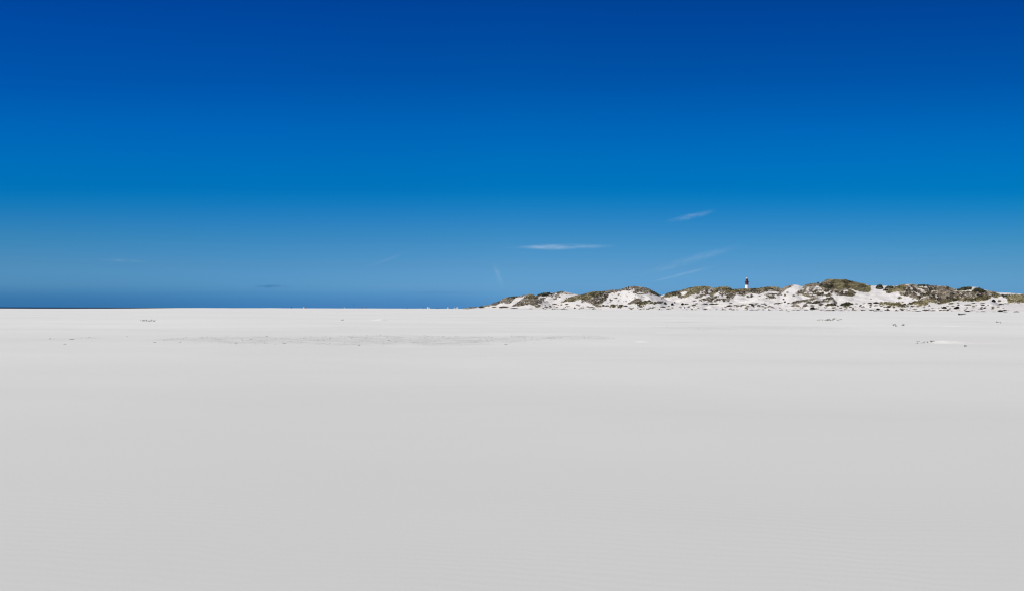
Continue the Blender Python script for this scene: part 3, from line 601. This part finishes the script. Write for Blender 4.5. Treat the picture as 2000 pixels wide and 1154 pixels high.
for c in [(942, 600.8, 10, 2.2, 'D'), (984, 600.5, 18, 3.2, 'G'), (966, 600, 10, 2, 'G'), (1005, 602, 15, 1.6, 'D'), (1037, 602.5, 8, 1.2, 'D'), (1083, 594.5, 9, 2.4, 'G'), (1108, 594, 9, 2, 'G'), (1127, 595, 4, 1.6, 'D'),
          (1066, 599.5, 6, 2, 'G'), (1075, 598.5, 6, 1.6, 'D'), (1100, 603.4, 10, 1.6, 'G'), (1106, 606, 7, 1.4, 'D'), (1160, 602.8, 7, 1.6, 'D'), (1155, 600, 9, 1.8, 'G'), (1079, 603.5, 2, 2, 'D'), (1088, 600, 6, 1.5, 'G'),
          (1186, 597.5, 7, 2.4, 'D'), (1197, 595, 7, 1.8, 'D'), (1199, 599.5, 5, 2.6, 'D'), (1215, 595.5, 6, 1.6, 'D'), (1214, 598.6, 8, 1.6, 'D'), (1222, 597.5, 8, 2, 'D'), (1234, 602, 8, 1.2, 'G'), (1252, 603.8, 6, 1, 'D'),
          (1270, 602, 6, 1.6, 'D'), (1278, 600, 6, 1.2, 'G'), (1294, 599.5, 11, 2, 'D'), (1306, 598, 4, 1.6, 'D'), (1287, 604.3, 6, 1, 'G'), (1297, 605, 5, 1, 'D'), (1312, 605.4, 9, 1.2, 'G'), (1339, 594.5, 4, 2.4, 'D'), (1342.5, 594.5, 4, 2.2, 'G'),
          (1330, 599, 7, 1.4, 'D'), (1346, 599, 7, 2, 'D'), (1355, 596.5, 8, 3, 'G'), (1360, 593, 5, 1.8, 'D'), (1357, 591.3 - 4, 8, 1.6, 'G'), (1376, 594, 12, 2.4, 'D'), (1382, 591, 6, 2, 'G'), (1391, 594, 12, 2.6, 'D'), (1401, 593.8, 9, 2.2, 'G'),
          (1378, 604, 9, 1.6, 'K'), (1400, 604.2, 5, 1.4, 'K'), (1407, 605.8, 9, 1.2, 'K'), (1359, 604.2, 7, 1, 'G'), (1341, 604, 5, .9, 'G'), (1425, 597.8, 10, 3, 'D'), (1418, 599.5, 6, 1.4, 'G'), (1428, 592, 7, 1.6, 'G'),
          (1437, 596.5, 9, 2, 'G'), (1443, 597.5, 6, 2, 'D'), (1452, 595.5, 10, 2, 'G'), (1467, 594, 9, 2, 'D'), (1470, 597, 5, 3.6, 'D'), (1461, 598.5, 8, 2, 'G'), (1478, 593, 9, 1.8, 'K'), (1475, 595, 5, 1.4, 'K'), (1482, 596.5, 7, 2, 'D'),
          (1493, 593.5, 4, 2.4, 'K'), (1488, 593.2, 4, 1.4, 'D'), (1496, 596, 4, 2, 'D'), (1502, 597.4, 2, 1.6, 'K'), (1505, 598.6, 6, 1.6, 'D'), (1500, 600, 5, 1.4, 'G'), (1431, 605.4, 7, 1.3, 'K'), (1469, 605.2, 9, 1.4, 'K'), (1478, 605.4, 6, 1.2, 'K'),
          (1506, 606, 10, 1.4, 'K'), (1491, 608.6, 8, .9, 'D'), (1526.5, 608.3, 5, 1.1, 'K'), (1550, 605.8, 7, 1.4, 'K'), (1516, 593, 8, 2.2, 'K'), (1522, 592, 6, 1.8, 'D'), (1528, 590.8, 5, 1.2, 'D'), (1540, 592.5, 5, 2, 'K'),
          (1559, 605.3, 8, 1.3, 'D'), (1575, 605.4, 9, 1.4, 'D'), (1606, 604.8, 9, 1.4, 'D'), (1618, 605, 7, 1.2, 'K'), (1634, 604.4, 8, 1.4, 'D'), (1643, 605, 5, 1.2, 'K'), (1614, 608.4, 9, 1.4, 'K'), (1626, 607.6, 12, 1.6, 'K'), (1643, 607.5, 9, 1, 'D'),
          (1668, 606, 9, 1.5, 'K'), (1685, 605, 6, 1.4, 'K'), (1657, 606, 5, 1, 'D'), (1653, 599.8, 7, 1.8, 'G'), (1661, 599.5, 5, 2.2, 'D'), (1681, 597, 4, 2.6, 'D'), (1673, 592.8, 6, 1.4, 'K'), (1688, 592.6, 6, 1.4, 'K'), (1683, 600, 5, 1.4, 'D'),
          (1699, 592.8, 8, 2.6, 'K'), (1701, 596, 4, 2, 'K'), (1701, 599, 5, 2, 'K'), (1711, 591.8, 9, 3, 'K'), (1711, 597, 6, 2, 'K'), (1722, 598, 6, 1.6, 'D'), (1727, 600, 3, 2, 'D'), (1710, 607.4, 6, 1.6, 'K'), (1721, 607, 4, 1.4, 'D'), (1753, 606.4, 9, 1.2, 'K'),
          (1767, 594, 5, 2.4, 'K'), (1773, 606, 5, 1, 'D'), (1783, 608.4, 7, 1, 'D'), (1793, 607.4, 9, 1.6, 'K'), (1808, 605.6, 10, 2.4, 'K'), (1816, 606, 7, 1.2, 'D'), (1823, 606.4, 9, 1.8, 'K'), (1838, 605.4, 9, 1.4, 'K'), (1778, 602, 3, 1.2, 'D'), (1821, 602, 4, 1.4, 'D'),
          (1858, 593.2, 10, 3, 'G'), (1871, 591.5, 4, 2, 'D'), (1872, 595.8, 4, 2.4, 'D'), (1861, 597.4, 5, 1.6, 'D'), (1851, 598, 4, 1.4, 'D'), (1873, 604.3, 5, 1, 'K'), (1890, 595.4, 12, 2, 'D'), (1893, 595.8, 5, 2.8, 'G'), (1902, 592.4, 8, 1.8, 'K'), (1902, 597, 7, 1.6, 'D'), (1908, 596, 7, 1, 'D'),
          (1920, 592.5, 9, 1.8, 'D'), (1921, 595.6, 9, 1.6, 'K'), (1931, 594.8, 5, 1, 'K'), (1926, 597.8, 5, 1, 'D'), (1890, 607.4, 10, 2.6, 'K'), (1900, 606, 9, 1.2, 'K'), (1911, 606.6, 8, 1, 'K'), (1920, 607.8, 9, 1.8, 'K'), (1909, 607.6, 4, 1.2, 'D'), (1941, 607, 6, 1, 'D'),
          (1953, 607.8, 9, 4.2, 'D'), (1963, 606.2, 10, 2.4, 'D'), (1963, 609, 7, 1.8, 'D'), (1955, 594.6, 9, 2.6, 'D'), (1965, 592.8, 8, 1.6, 'K'), (1949, 594.8, 6, 1.4, 'D'), (2010, 607, 12, 3, 'D'), (1985, 608, 10, 2, 'K')]:
    clump(*c, LB, GRP)

ORD = 'first second third fourth fifth sixth seventh eighth ninth tenth eleventh twelfth thirteenth fourteenth fifteenth sixteenth seventeenth eighteenth nineteenth twentieth'.split()
ZON = [(1050, 'at the low left tail of the dunes'), (1130, 'under the second dune from left'), (1230, 'under the broad speckled dune'), (1300, 'below the deep valley between dunes'), (1415, 'under the long olive dune'),
       (1510, 'below the lighthouse'), (1610, 'under the long vegetated ridge'), (1690, 'under the highest dune'), (1775, 'below the bare sand saddle'), (1850, 'under the speckled right dune'), (9999, 'under the wide brown right dune')]
zon = {}
for px, py, o in sorted(CL, key=lambda v: v[0]):
    z_ = next(t_ for lim, t_ in ZON if px < lim); ft = float(np.interp(px, *zip(*FOOT)))
    rw_ = 'lowest' if py > ft - 3.2 else ('middle' if py > ft - 9 else 'upper')
    zon.setdefault((z_, rw_), []).append(o)
for (z_, rw_), os_ in zon.items():
    for i, o in enumerate(os_):
        o['label'] = ('only ' + rw_ + ' green grass clump ' + z_) if len(os_) == 1 else (ORD[i] + ' from left of the ' + rw_ + ' grass clumps ' + z_)
# ------------------------------------------------------------------ wisps of grass and little mounds out on the open beach
def mound(px, py, D, wl_, wr_, dep, h, tail=0):
    """white sand blown into a low heap; the crest is at px"""
    q = at(px, py, D); cx, cy = q[0], q[1]
    nx, ny = 90, 40
    gx = np.linspace(-wl_ * 1.5, wr_ * 1.5, nx); gy = np.linspace(-dep, dep, ny); GX, GY = np.meshgrid(gx, gy)
    a = np.where(GX < 0, GX / wl_, GX / wr_)
    zz = h * np.exp(-(a * 1.7) ** 2) * np.exp(-((GY + .12 * dep * fbm(GX / 1.5, GY * 0, 2, 4)) / (dep * .48)) ** 2) * (1 + .35 * fbm(GX / .9, GY / .6, 3, int(px)))
    zz = zz + beach_h(GX + cx, GY + cy) - .02
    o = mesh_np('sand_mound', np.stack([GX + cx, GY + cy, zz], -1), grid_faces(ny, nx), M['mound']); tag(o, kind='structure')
    return lambda x, y: float(beach_h(x, y)) - .02 + h * math.exp(-((x - cx) / (wl_ if x < cx else wr_) * 1.7) ** 2) * math.exp(-((y - cy) / (dep * .48)) ** 2)
hA = mound(1842, 665, 43, 1.1, 3.6, 1.6, .15)
hB = mound(1634, 625, 128, 2.4, 2.2, 2.2, .20)
mound(742, 626.5, 112, 1.8, 1.6, 1.6, .2)
mound(1255, 666, 43, .8, 1.0, 1.0, .07); mound(1860, 636, 85, 2, 4, 2, .09); mound(1300, 648, 58, 1.6, 2.4, 1.5, .07)
def wisp(px0, px1, py, D, h, n, label, hf_=None, group=None, mat='dry', wd=.02, kd='grass tuft'):
    r = np.random.default_rng(int(px0 + py)); pos = []
    for i in range(n):
        q = at(px0 + (px1 - px0) * (i + r.random()) / n, py, D * (1 + .02 * r.normal())); z = hf_(q[0], q[1]) if hf_ else float(beach_h(q[0], q[1]))
        pos.append((q[0], q[1], z + .1))
    pos = np.array(pos); c = pos.mean(0); hh = h * (.6 + .6 * r.random(n))
    V, Fc, tn = tufts(pos - c, hh, hh * .7, 8, np.full(n, wd), r, r.normal(.4, .2, n))
    o = mesh_np('grass_tuft', V, Fc, M[mat], None, False, {'tone': tn}, loc=c); tag(o, label, kd, group)
wisp(1789, 1808, 664, 43.2, .09, 8, 'dark dry grass wisps at the left end of the white sand ridge at right', hA, wd=.022)
wisp(1808, 1826, 662, 42.6, .10, 5, 'sparse dead grass on the crest of the white sand ridge at right', hA, wd=.02)
wisp(1597, 1614, 625, 126, .18, 6, 'short grey grass wisp left of the small grassy sand mound below the highest dune', wd=.05)
wisp(1615, 1643, 623.5, 127.5, .30, 16, 'grey grass along the top of the small white sand mound below the highest dune', hB, wd=.06)
wisp(273, 283, 626.2, 103, .14, 4, 'tiny faint grass sprig left of the lone grey grass row on the left beach', wd=.03)
wisp(279, 302, 626, 103, .2, 13, 'lone row of thin grey grass on the open beach at the left', wd=.035)
wisp(1744, 1752, 634, 90, .22, 4, 'pale thin grass sprig, left one of a pair on the right of the beach', wd=.03)
wisp(1762, 1767, 633.5, 90, .2, 4, 'thin grey grass sprig, right one of a pair on the right of the beach', wd=.045)
wisp(1946, 1956, 627.6, 115, .13, 5, 'low dark grass tuft ending a thin line near the right beach edge', wd=.09, mat='D')
wisp(1872, 1880, 615.4, 230, .5, 9, 'small olive grass tuft on the flat sand in front of the dune foot row', wd=.1, mat='D')
wisp(1880, 1886, 613.8, 240, .35, 5, 'faint second tuft right behind the small olive grass tuft', wd=.08, mat='D')
wisp(1536, 1543, 0 + 609.5, 330, .3, 5, 'flat green tuft in front of the foot row under the ridge', wd=.1, mat='D')
wisp(666, 671, 625.8, 112, .11, 3, 'tiny dark tuft on the open beach left of the small bare mound', wd=.06, mat='D')
wisp(1883, 1888, 671.8, 39, .05, 5, 'single dark tuft at the foot of the long white sand ridge', wd=.03, mat='D')

# shells and grit lying in the patches: too many to count
r = np.random.default_rng(8); PV, PF, PT = [], [], []
spots = []
for (cx, cy, rx, ry, amt) in PATCH[:7] + PATCH[7:9]:
    for _ in range(int(90 * rx * amt)):
        a, q = r.random() * 6.283, r.random() ** .5
        spots.append((cx + math.cos(a) * q * rx, cy + math.sin(a) * q * ry, r.random() ** 3 * .04 + .008))
for _ in range(160):
    y = 25 + 120 * r.random(); spots.append((r.uniform(-.66, .66) * y, y, r.random() ** 3 * .03 + .006))
for x, y, s in spots:
    z = float(beach_h(x, y)); a = r.random() * 6.28; b = len(PV)
    ring = [(x + math.cos(a + k2 * 1.2566) * s * r.uniform(.7, 1.3), y + math.sin(a + k2 * 1.2566) * s * r.uniform(.7, 1.3), z - .003) for k2 in range(5)]
    PV += ring + [(x + s * r.uniform(-.3, .3), y + s * r.uniform(-.3, .3), z + s * r.uniform(.3, .8))]
    PF += [(b + k2, b + (k2 + 1) % 5, b + 5) for k2 in range(5)]; PT += [r.random()] * 6
mesh_np('shell_gravel', PV, PF, M['shell'], None, False, {'tone': PT}); tag(bpy.data.objects['shell_gravel'], kind='stuff')
# a few larger dark pieces of driftwood and wrack in and around the patch
for dn, (px, py, w) in enumerate(sorted([(521, 656.3, .22), (461, 669, .24), (555, 669.3, .30), (682, 657, .30), (716, 659.3, .16), (759, 664.2, .22), (395, 659.5, .25), (126, 673.2, .28), (1025, 660, .22), (961, 663.3, .14), (988, 671.3, .25), (140, 662, .4), (302, 668, .2), (248, 657.5, .12), (1095, 658.2, .18), (443, 656.2, .12), (490, 661.8, .2), (645, 661, .15)])):
    x, y = gxy(px, py); x, y = float(x), float(y); z = float(beach_h(x, y)); w *= .6; rr = np.random.default_rng(int(px)); nseg = 7; V = []; Fc = []
    yaw = rr.uniform(-.5, .5)
    for i in range(nseg):
        u = (i / (nseg - 1) - .5) * w; rad = .008 + .03 * w * math.sin(math.pi * (i + .4) / nseg) * rr.uniform(.6, 1.2); bend = .12 * w * math.sin(i * 1.3)
        for k2 in range(6):
            a = k2 / 6 * 6.283; V.append((u * math.cos(yaw) - bend * math.sin(yaw) + 0, u * math.sin(yaw) + bend * math.cos(yaw) + math.cos(a) * rad, rad * .6 + math.sin(a) * rad))
        if i:
            for k2 in range(6): Fc.append(((i - 1) * 6 + k2, (i - 1) * 6 + (k2 + 1) % 6, i * 6 + (k2 + 1) % 6, i * 6 + k2))
    o = mesh_np('driftwood', V, Fc, plain('driftwood', (.13, .115, .09)) if 'driftwood' not in bpy.data.materials else bpy.data.materials['driftwood'], None, True, loc=(x, y, z))
    tag(o, ORD[dn] + ' from left of the small dark bits of driftwood on the open beach', 'driftwood', 'bits of driftwood scattered on the beach')

# ------------------------------------------------------------------ lighthouse
def lathe(name, prof, mat, parent, seg=48, smooth_=True):
    V = [(r_ * math.cos(a), r_ * math.sin(a), z) for r_, z in prof for a in np.linspace(0, 2 * np.pi, seg, endpoint=False)]
    Fc = [(i * seg + k2, i * seg + (k2 + 1) % seg, (i + 1) * seg + (k2 + 1) % seg, (i + 1) * seg + k2) for i in range(len(prof) - 1) for k2 in range(seg)]
    return mesh_np(name, V, Fc, mat, parent, smooth_)
M['red'] = plain('red tower paint', (.105, .009, .018), .55, .18, .6)
M['white'] = plain('white tower paint', (.80, .80, .79), .6, .04, .5)
M['darkred'] = plain('dark red paint', (.045, .006, .012), .55, .18, .6); M['iron'] = plain('dark painted iron', (.012, .012, .014), .5, .2, 3)
M['lantern'] = plain('lantern roof', (.62, .55, .52), .5, .05, 3)
m, N, L, B = new_mat('lantern glass'); B.inputs['Base Color'].default_value = (.03, .05, .06, 1); B.inputs['Roughness'].default_value = .08; M['glass'] = m
LD = 1550.0; lp = at(1458.7, 563, LD); kk = LD / F
zy = lambda y: float(at(1458.7, y, LD)[2])
lh = empty('lighthouse', (lp[0], lp[1], 19.0)); tag(lh, 'red and white banded lighthouse with dark lantern behind the dune crest', 'lighthouse')
zz_ = lambda y: zy(y) - 19.0
lathe('tower_wall', [(4.1, 0), (4.0, 1.0), (3.75, zz_(578))], M['white'], lh)
lathe('red_band', [(3.75, zz_(578)), (3.5, zz_(570)), (3.35, zz_(566.5))], M['red'], lh)
lathe('white_band', [(3.35, zz_(566.5)), (3.15, zz_(560)), (3.05, zz_(556.8))], M['white'], lh)
lathe('red_band', [(3.05, zz_(556.8)), (3.0, zz_(553)), (3.0, zz_(551.3))], M['red'], lh)
g0 = zz_(551.3)
lathe('gallery', [(3.0, g0 - .6), (3.9, g0), (3.9, g0 + .25), (2.4, g0 + .25)], M['iron'], lh)
def railing(rad, z, h, n, parent):
    bm = bmesh.new()
    for i in range(n):
        a = i / n * 2 * math.pi
        bmesh.ops.create_cone(bm, cap_ends=True, segments=6, radius1=.05, radius2=.05, depth=h, matrix=Matrix.Translation((rad * math.cos(a), rad * math.sin(a), z + h / 2)))
    for hz in (.4, .7, 1.0):
        vs = []
        for k2 in range(48):
            a = k2 / 48 * 2 * math.pi
            vs.append([bm.verts.new(((rad + dx) * math.cos(a), (rad + dx) * math.sin(a), z + h * hz + dz)) for dx, dz in ((-.05, -.05), (.05, -.05), (.05, .05), (-.05, .05))])
        for k2 in range(48):
            A, C = vs[k2], vs[(k2 + 1) % 48]
            for q in range(4): bm.faces.new((A[q], A[(q + 1) % 4], C[(q + 1) % 4], C[q]))
    me = bpy.data.meshes.new('railing'); bm.to_mesh(me); bm.free(); me.materials.append(M['iron'])
    o = bpy.data.objects.new('railing', me); COL.objects.link(o); o.parent = parent
railing(3.8, g0 + .25, 1.15, 40, lh)
lathe('upper_drum', [(2.5, g0 + .25), (2.35, zz_(549)), (1.9, zz_(547.3))], M['darkred'], lh)
g1 = zz_(547.1)
lathe('gallery', [(1.9, g1 - .25), (2.2, g1), (2.2, g1 + .18), (1.2, g1 + .18)], M['iron'], lh)
railing(2.1, g1 + .18, 1.0, 24, lh)
lt = lathe('lantern_room', [(1.35, g1 + .18), (1.35, g1 + 1.0)], M['iron'], lh)
gl = lathe('lantern_glass', [(1.45, g1 + 1.0), (1.5, zz_(544.4))], M['glass'], lt, 16, False)
bm = bmesh.new(); hgt = zz_(544.4) - g1 - 1.0
for i in range(16):
    a = i / 16 * 2 * math.pi
    bmesh.ops.create_cone(bm, cap_ends=True, segments=6, radius1=.06, radius2=.06, depth=hgt, matrix=Matrix.Translation((1.53 * math.cos(a), 1.53 * math.sin(a), g1 + 1.0 + hgt / 2)))
me = bpy.data.meshes.new('glazing_bars'); bm.to_mesh(me); bm.free(); me.materials.append(M['iron'])
o = bpy.data.objects.new('glazing_bars', me); COL.objects.link(o); o.parent = lt
rf = lathe('roof', [(1.95, zz_(544.4)), (1.95, zz_(544.1)), (1.6, zz_(543.3)), (.8, zz_(542.7)), (.25, zz_(542.5))], M['lantern'], lh)
lathe('roof_ball', [(.05, zz_(542.5)), (.35, zz_(542.3)), (.3, zz_(542.0)), (.03, zz_(541.8)), (.03, zz_(541.0))], M['iron'], rf, 16)
def box(name, sx, sy, sz, mat, parent, loc, rz=0, bev=.02):
    bm = bmesh.new(); bmesh.ops.create_cube(bm, size=1, matrix=Matrix.Diagonal((sx, sy, sz, 1)))
    if bev: bmesh.ops.bevel(bm, geom=bm.edges[:], offset=bev, segments=2, affect='EDGES')
    me = bpy.data.meshes.new(name); bm.to_mesh(me); bm.free(); me.materials.append(mat)
    o = bpy.data.objects.new(name, me); COL.objects.link(o); o.location = loc; o.rotation_euler = (0, 0, rz)
    if parent: o.parent = parent
    return o
for z_, rw in ((zz_(554.3), 3.02), (zz_(560), 3.17)):
    box('window', .7, .2, 1.1, M['glass'], lh, (-.7, -rw + .04, z_))

# ------------------------------------------------------------------ people and beach chairs far off on the sand horizon
M['skin'] = plain('skin', (.45, .28, .20)); M['darkcloth'] = plain('dark cloth', (.02, .022, .03), .9); M['whitecloth'] = plain('white cloth', (.72, .72, .72), .9)
M['bluecloth'] = plain('blue cloth', (.03, .06, .14), .9); M['hair'] = plain('hair', (.05, .03, .02))
M['wicker'] = plain('white wicker', (.66, .64, .60), .7, .1, 12); M['cushion'] = plain('striped cushion', (.10, .14, .30), .8); M['pole'] = plain('weathered pole', (.16, .11, .08), .9, .3, 3)
def skin_obj(name, verts, edges, radii, mat, parent):
    me = bpy.data.meshes.new(name); me.from_pydata(verts, edges, []); o = bpy.data.objects.new(name, me); COL.objects.link(o); o.parent = parent
    me.materials.append(mat)
    md = o.modifiers.new('skin', 'SKIN'); md.use_smooth_shade = True
    lay = me.skin_vertices[0].data
    for i, r_ in enumerate(radii): lay[i].radius = (r_, r_)
    lay[0].use_root = True
    ss = o.modifiers.new('subsurf', 'SUBSURF'); ss.levels = 1; ss.render_levels = 1
    return o
def beach_z(x, y): return float(beach_h(x, y))
def person(px, D, label, top, legs, rz, stride=.22, h=1.75):
    q = at(px, 602, D); e = empty('person', (q[0], q[1], beach_z(q[0], q[1])), rz); tag(e, label, 'person'); s = h / 1.75; st = stride
    v = [(0, 0, .95), (0, 0, 1.12), (0, 0, 1.38), (0, 0, 1.50), (0, .01, 1.62), (0, .01, 1.71), (-.17, 0, 1.40), (-.22, .06, 1.14), (-.20, .16, .92), (-.20, .20, .84), (.17, 0, 1.40), (.22, -.05, 1.14), (.20, -.02, .90), (.20, 0, .82),
         (-.09, 0, .90), (-.10, -st * .35, .50), (-.10, -st, .08), (-.10, -st + .16, .04), (.09, 0, .90), (.10, st * .55, .50), (.10, st, .08), (.10, st + .16, .04)]
    ed = [(0, 1), (1, 2), (2, 3), (3, 4), (4, 5), (2, 6), (6, 7), (7, 8), (8, 9), (2, 10), (10, 11), (11, 12), (12, 13), (0, 14), (14, 15), (15, 16), (16, 17), (0, 18), (18, 19), (19, 20), (20, 21)]
    ra = [.13, .12, .12, .055, .10, .07, .06, .042, .03, .035, .06, .042, .03, .035, .085, .06, .042, .04, .085, .06, .042, .04]
    sc = lambda vs: [tuple(c_ * s for c_ in w_) for w_ in vs]
    skin_obj('body', sc(v), ed, [r_ * s for r_ in ra], M['skin'], e)
    idx = [1, 2, 6, 7, 8, 10, 11, 12, 0]; mp = {a_: b_ for b_, a_ in enumerate(idx)}
    skin_obj('jacket', sc([v[i] for i in idx]), [(mp[a_], mp[b_]) for a_, b_ in ed if a_ in mp and b_ in mp], [(ra[i] + .025) * s for i in idx], top, e)
    idx = [0, 14, 15, 16, 18, 19, 20]; mp = {a_: b_ for b_, a_ in enumerate(idx)}
    skin_obj('trousers', sc([v[i] for i in idx]), [(mp[a_], mp[b_]) for a_, b_ in ed if a_ in mp and b_ in mp], [(ra[i] + .02) * s for i in idx], legs, e)
    bm = bmesh.new(); bmesh.ops.create_uvsphere(bm, u_segments=16, v_segments=10, radius=.115 * s, matrix=Matrix.Translation((0, -.02 * s, 1.685 * s)) @ Matrix.Diagonal((.9, 1, .85, 1)))
    me = bpy.data.meshes.new('hair'); bm.to_mesh(me); bm.free(); me.materials.append(M['hair']); o = bpy.data.objects.new('hair', me); COL.objects.link(o); o.parent = e
    return e
person(569.5, 700, 'person in dark clothes walking alone on the sand horizon at the left', M['darkcloth'], M['darkcloth'], 1.2)
person(595.6, 700, 'person in dark clothes beside a white windbreak far out on the sand horizon', M['darkcloth'], M['bluecloth'], .4)
person(856, 640, 'person in dark clothes standing between the white beach chairs on the horizon', M['darkcloth'], M['darkcloth'], -.8, .1)
person(852.6, 650, 'smaller dark figure at the left of the person between the beach chairs', M['bluecloth'], M['darkcloth'], .6, .15, 1.4)
person(795.5, 720, 'tiny dark figure far left of the white beach chairs on the sand horizon', M['darkcloth'], M['darkcloth'], 2.2)
person(826.5, 700, 'dark figure just left of the tallest white beach chair on the horizon', M['bluecloth'], M['darkcloth'], 1.5)
person(894.4, 640, 'person in reddish trousers in front of the right white beach chair by the dune tail', M['whitecloth'], plain('red cloth', (.25, .08, .06)), .3, .12)
def beach_chair(px, D, label, rz, sc=1.0):
    q = at(px, 602, D); e = empty('beach_chair', (q[0], q[1], beach_z(q[0], q[1])), rz); tag(e, label, 'beach chair', 'white hooded beach chairs on the sand horizon'); e.scale = (sc * .85,) * 3
    # basket: hooded back shell
    prof = [(-.40, 0), (-.40, .45), (.42, .45), (.52, 1.15), (.38, 1.55), (-.10, 1.68), (-.12, 1.62), (.33, 1.49), (.45, 1.13), (.40, .42)]
    bm = bmesh.new(); pts = [(-.42, .1), (-.42, .5), (-.35, .52), (.34, .52), (.30, .9), (-.28, 1.2), (-.34, 1.62), (.30, 1.66), (.48, 1.35), (.55, .9), (.50, .1)]
    for x_ in (-.62, .56):
        a_ = [bm.verts.new((x_, y_, z_)) for y_, z_ in pts]; b_ = [bm.verts.new((x_ + .06, y_, z_)) for y_, z_ in pts]
        bm.faces.new(a_[::-1]); bm.faces.new(b_)
        for i in range(len(pts)): bm.faces.new((a_[i], a_[(i + 1) % len(pts)], b_[(i + 1) % len(pts)], b_[i]))
    me = bpy.data.meshes.new('side_panel'); bm.to_mesh(me); bm.free(); me.materials.append(M['wicker']); o = bpy.data.objects.new('side_panel', me); COL.objects.link(o); o.parent = e
    box('back_panel', 1.12, .06, 1.3, M['wicker'], e, (0, .48, .95)); box('hood', 1.24, .95, .06, M['wicker'], e, (0, .06, 1.69)); box('base', 1.1, .85, .35, M['wicker'], e, (0, 0, .27))
    box('seat', 1.1, .75, .12, M['cushion'], e, (0, -.02, .52)); box('backrest', 1.08, .10, .75, M['cushion'], e, (0, .38, .98))
    return e
beach_chair(836, 790, 'tallest white hooded beach chair left on the sand horizon', 2.6, 1.25)
beach_chair(838.8, 800, 'smaller white beach chair touching the right side of the tallest one', 2.9, .8)
beach_chair(875, 780, 'white hooded beach chair in the middle, standing apart from the others', 2.5, 1.0)
beach_chair(888, 760, 'white hooded beach chair just left of the last one by the dune tail', 2.8, .9)
beach_chair(893.2, 705, 'right-hand white hooded beach chair, closest to the tail of the dunes', 2.7, 1.1)
beach_chair(594, 838, 'white hooded beach chair beside the dark figure far left on the horizon', 2.6, .95)
beach_chair(672.5, 840, 'small pale beach chair alone between the far figures and the marker poles', 2.9, .7)
def marker(px, D, h, label, r_=.14):
    q = at(px, 602, D); e = empty('marker_pole', (q[0], q[1], beach_z(q[0], q[1]) - .3)); tag(e, label, 'marker pole', 'beach marker poles on the horizon')
    lathe('post', [(r_, 0), (r_, h * .5), (r_ * .85, h), (.02, h + .05)], M['pole'], e, 12)
    box('top_mark', .5, .12, .5, M['pole'], e, (0, 0, h - .3), .5)
marker(690.8, 850, 5.4, 'tall thin weathered marker pole on the sand horizon')
marker(708, 850, 2.8, 'short weathered marker pole right of the tall one', .11)
marker(715.5, 850, 1.9, 'dark stump of a marker pole, right one of the three', .16)
print('DONE')
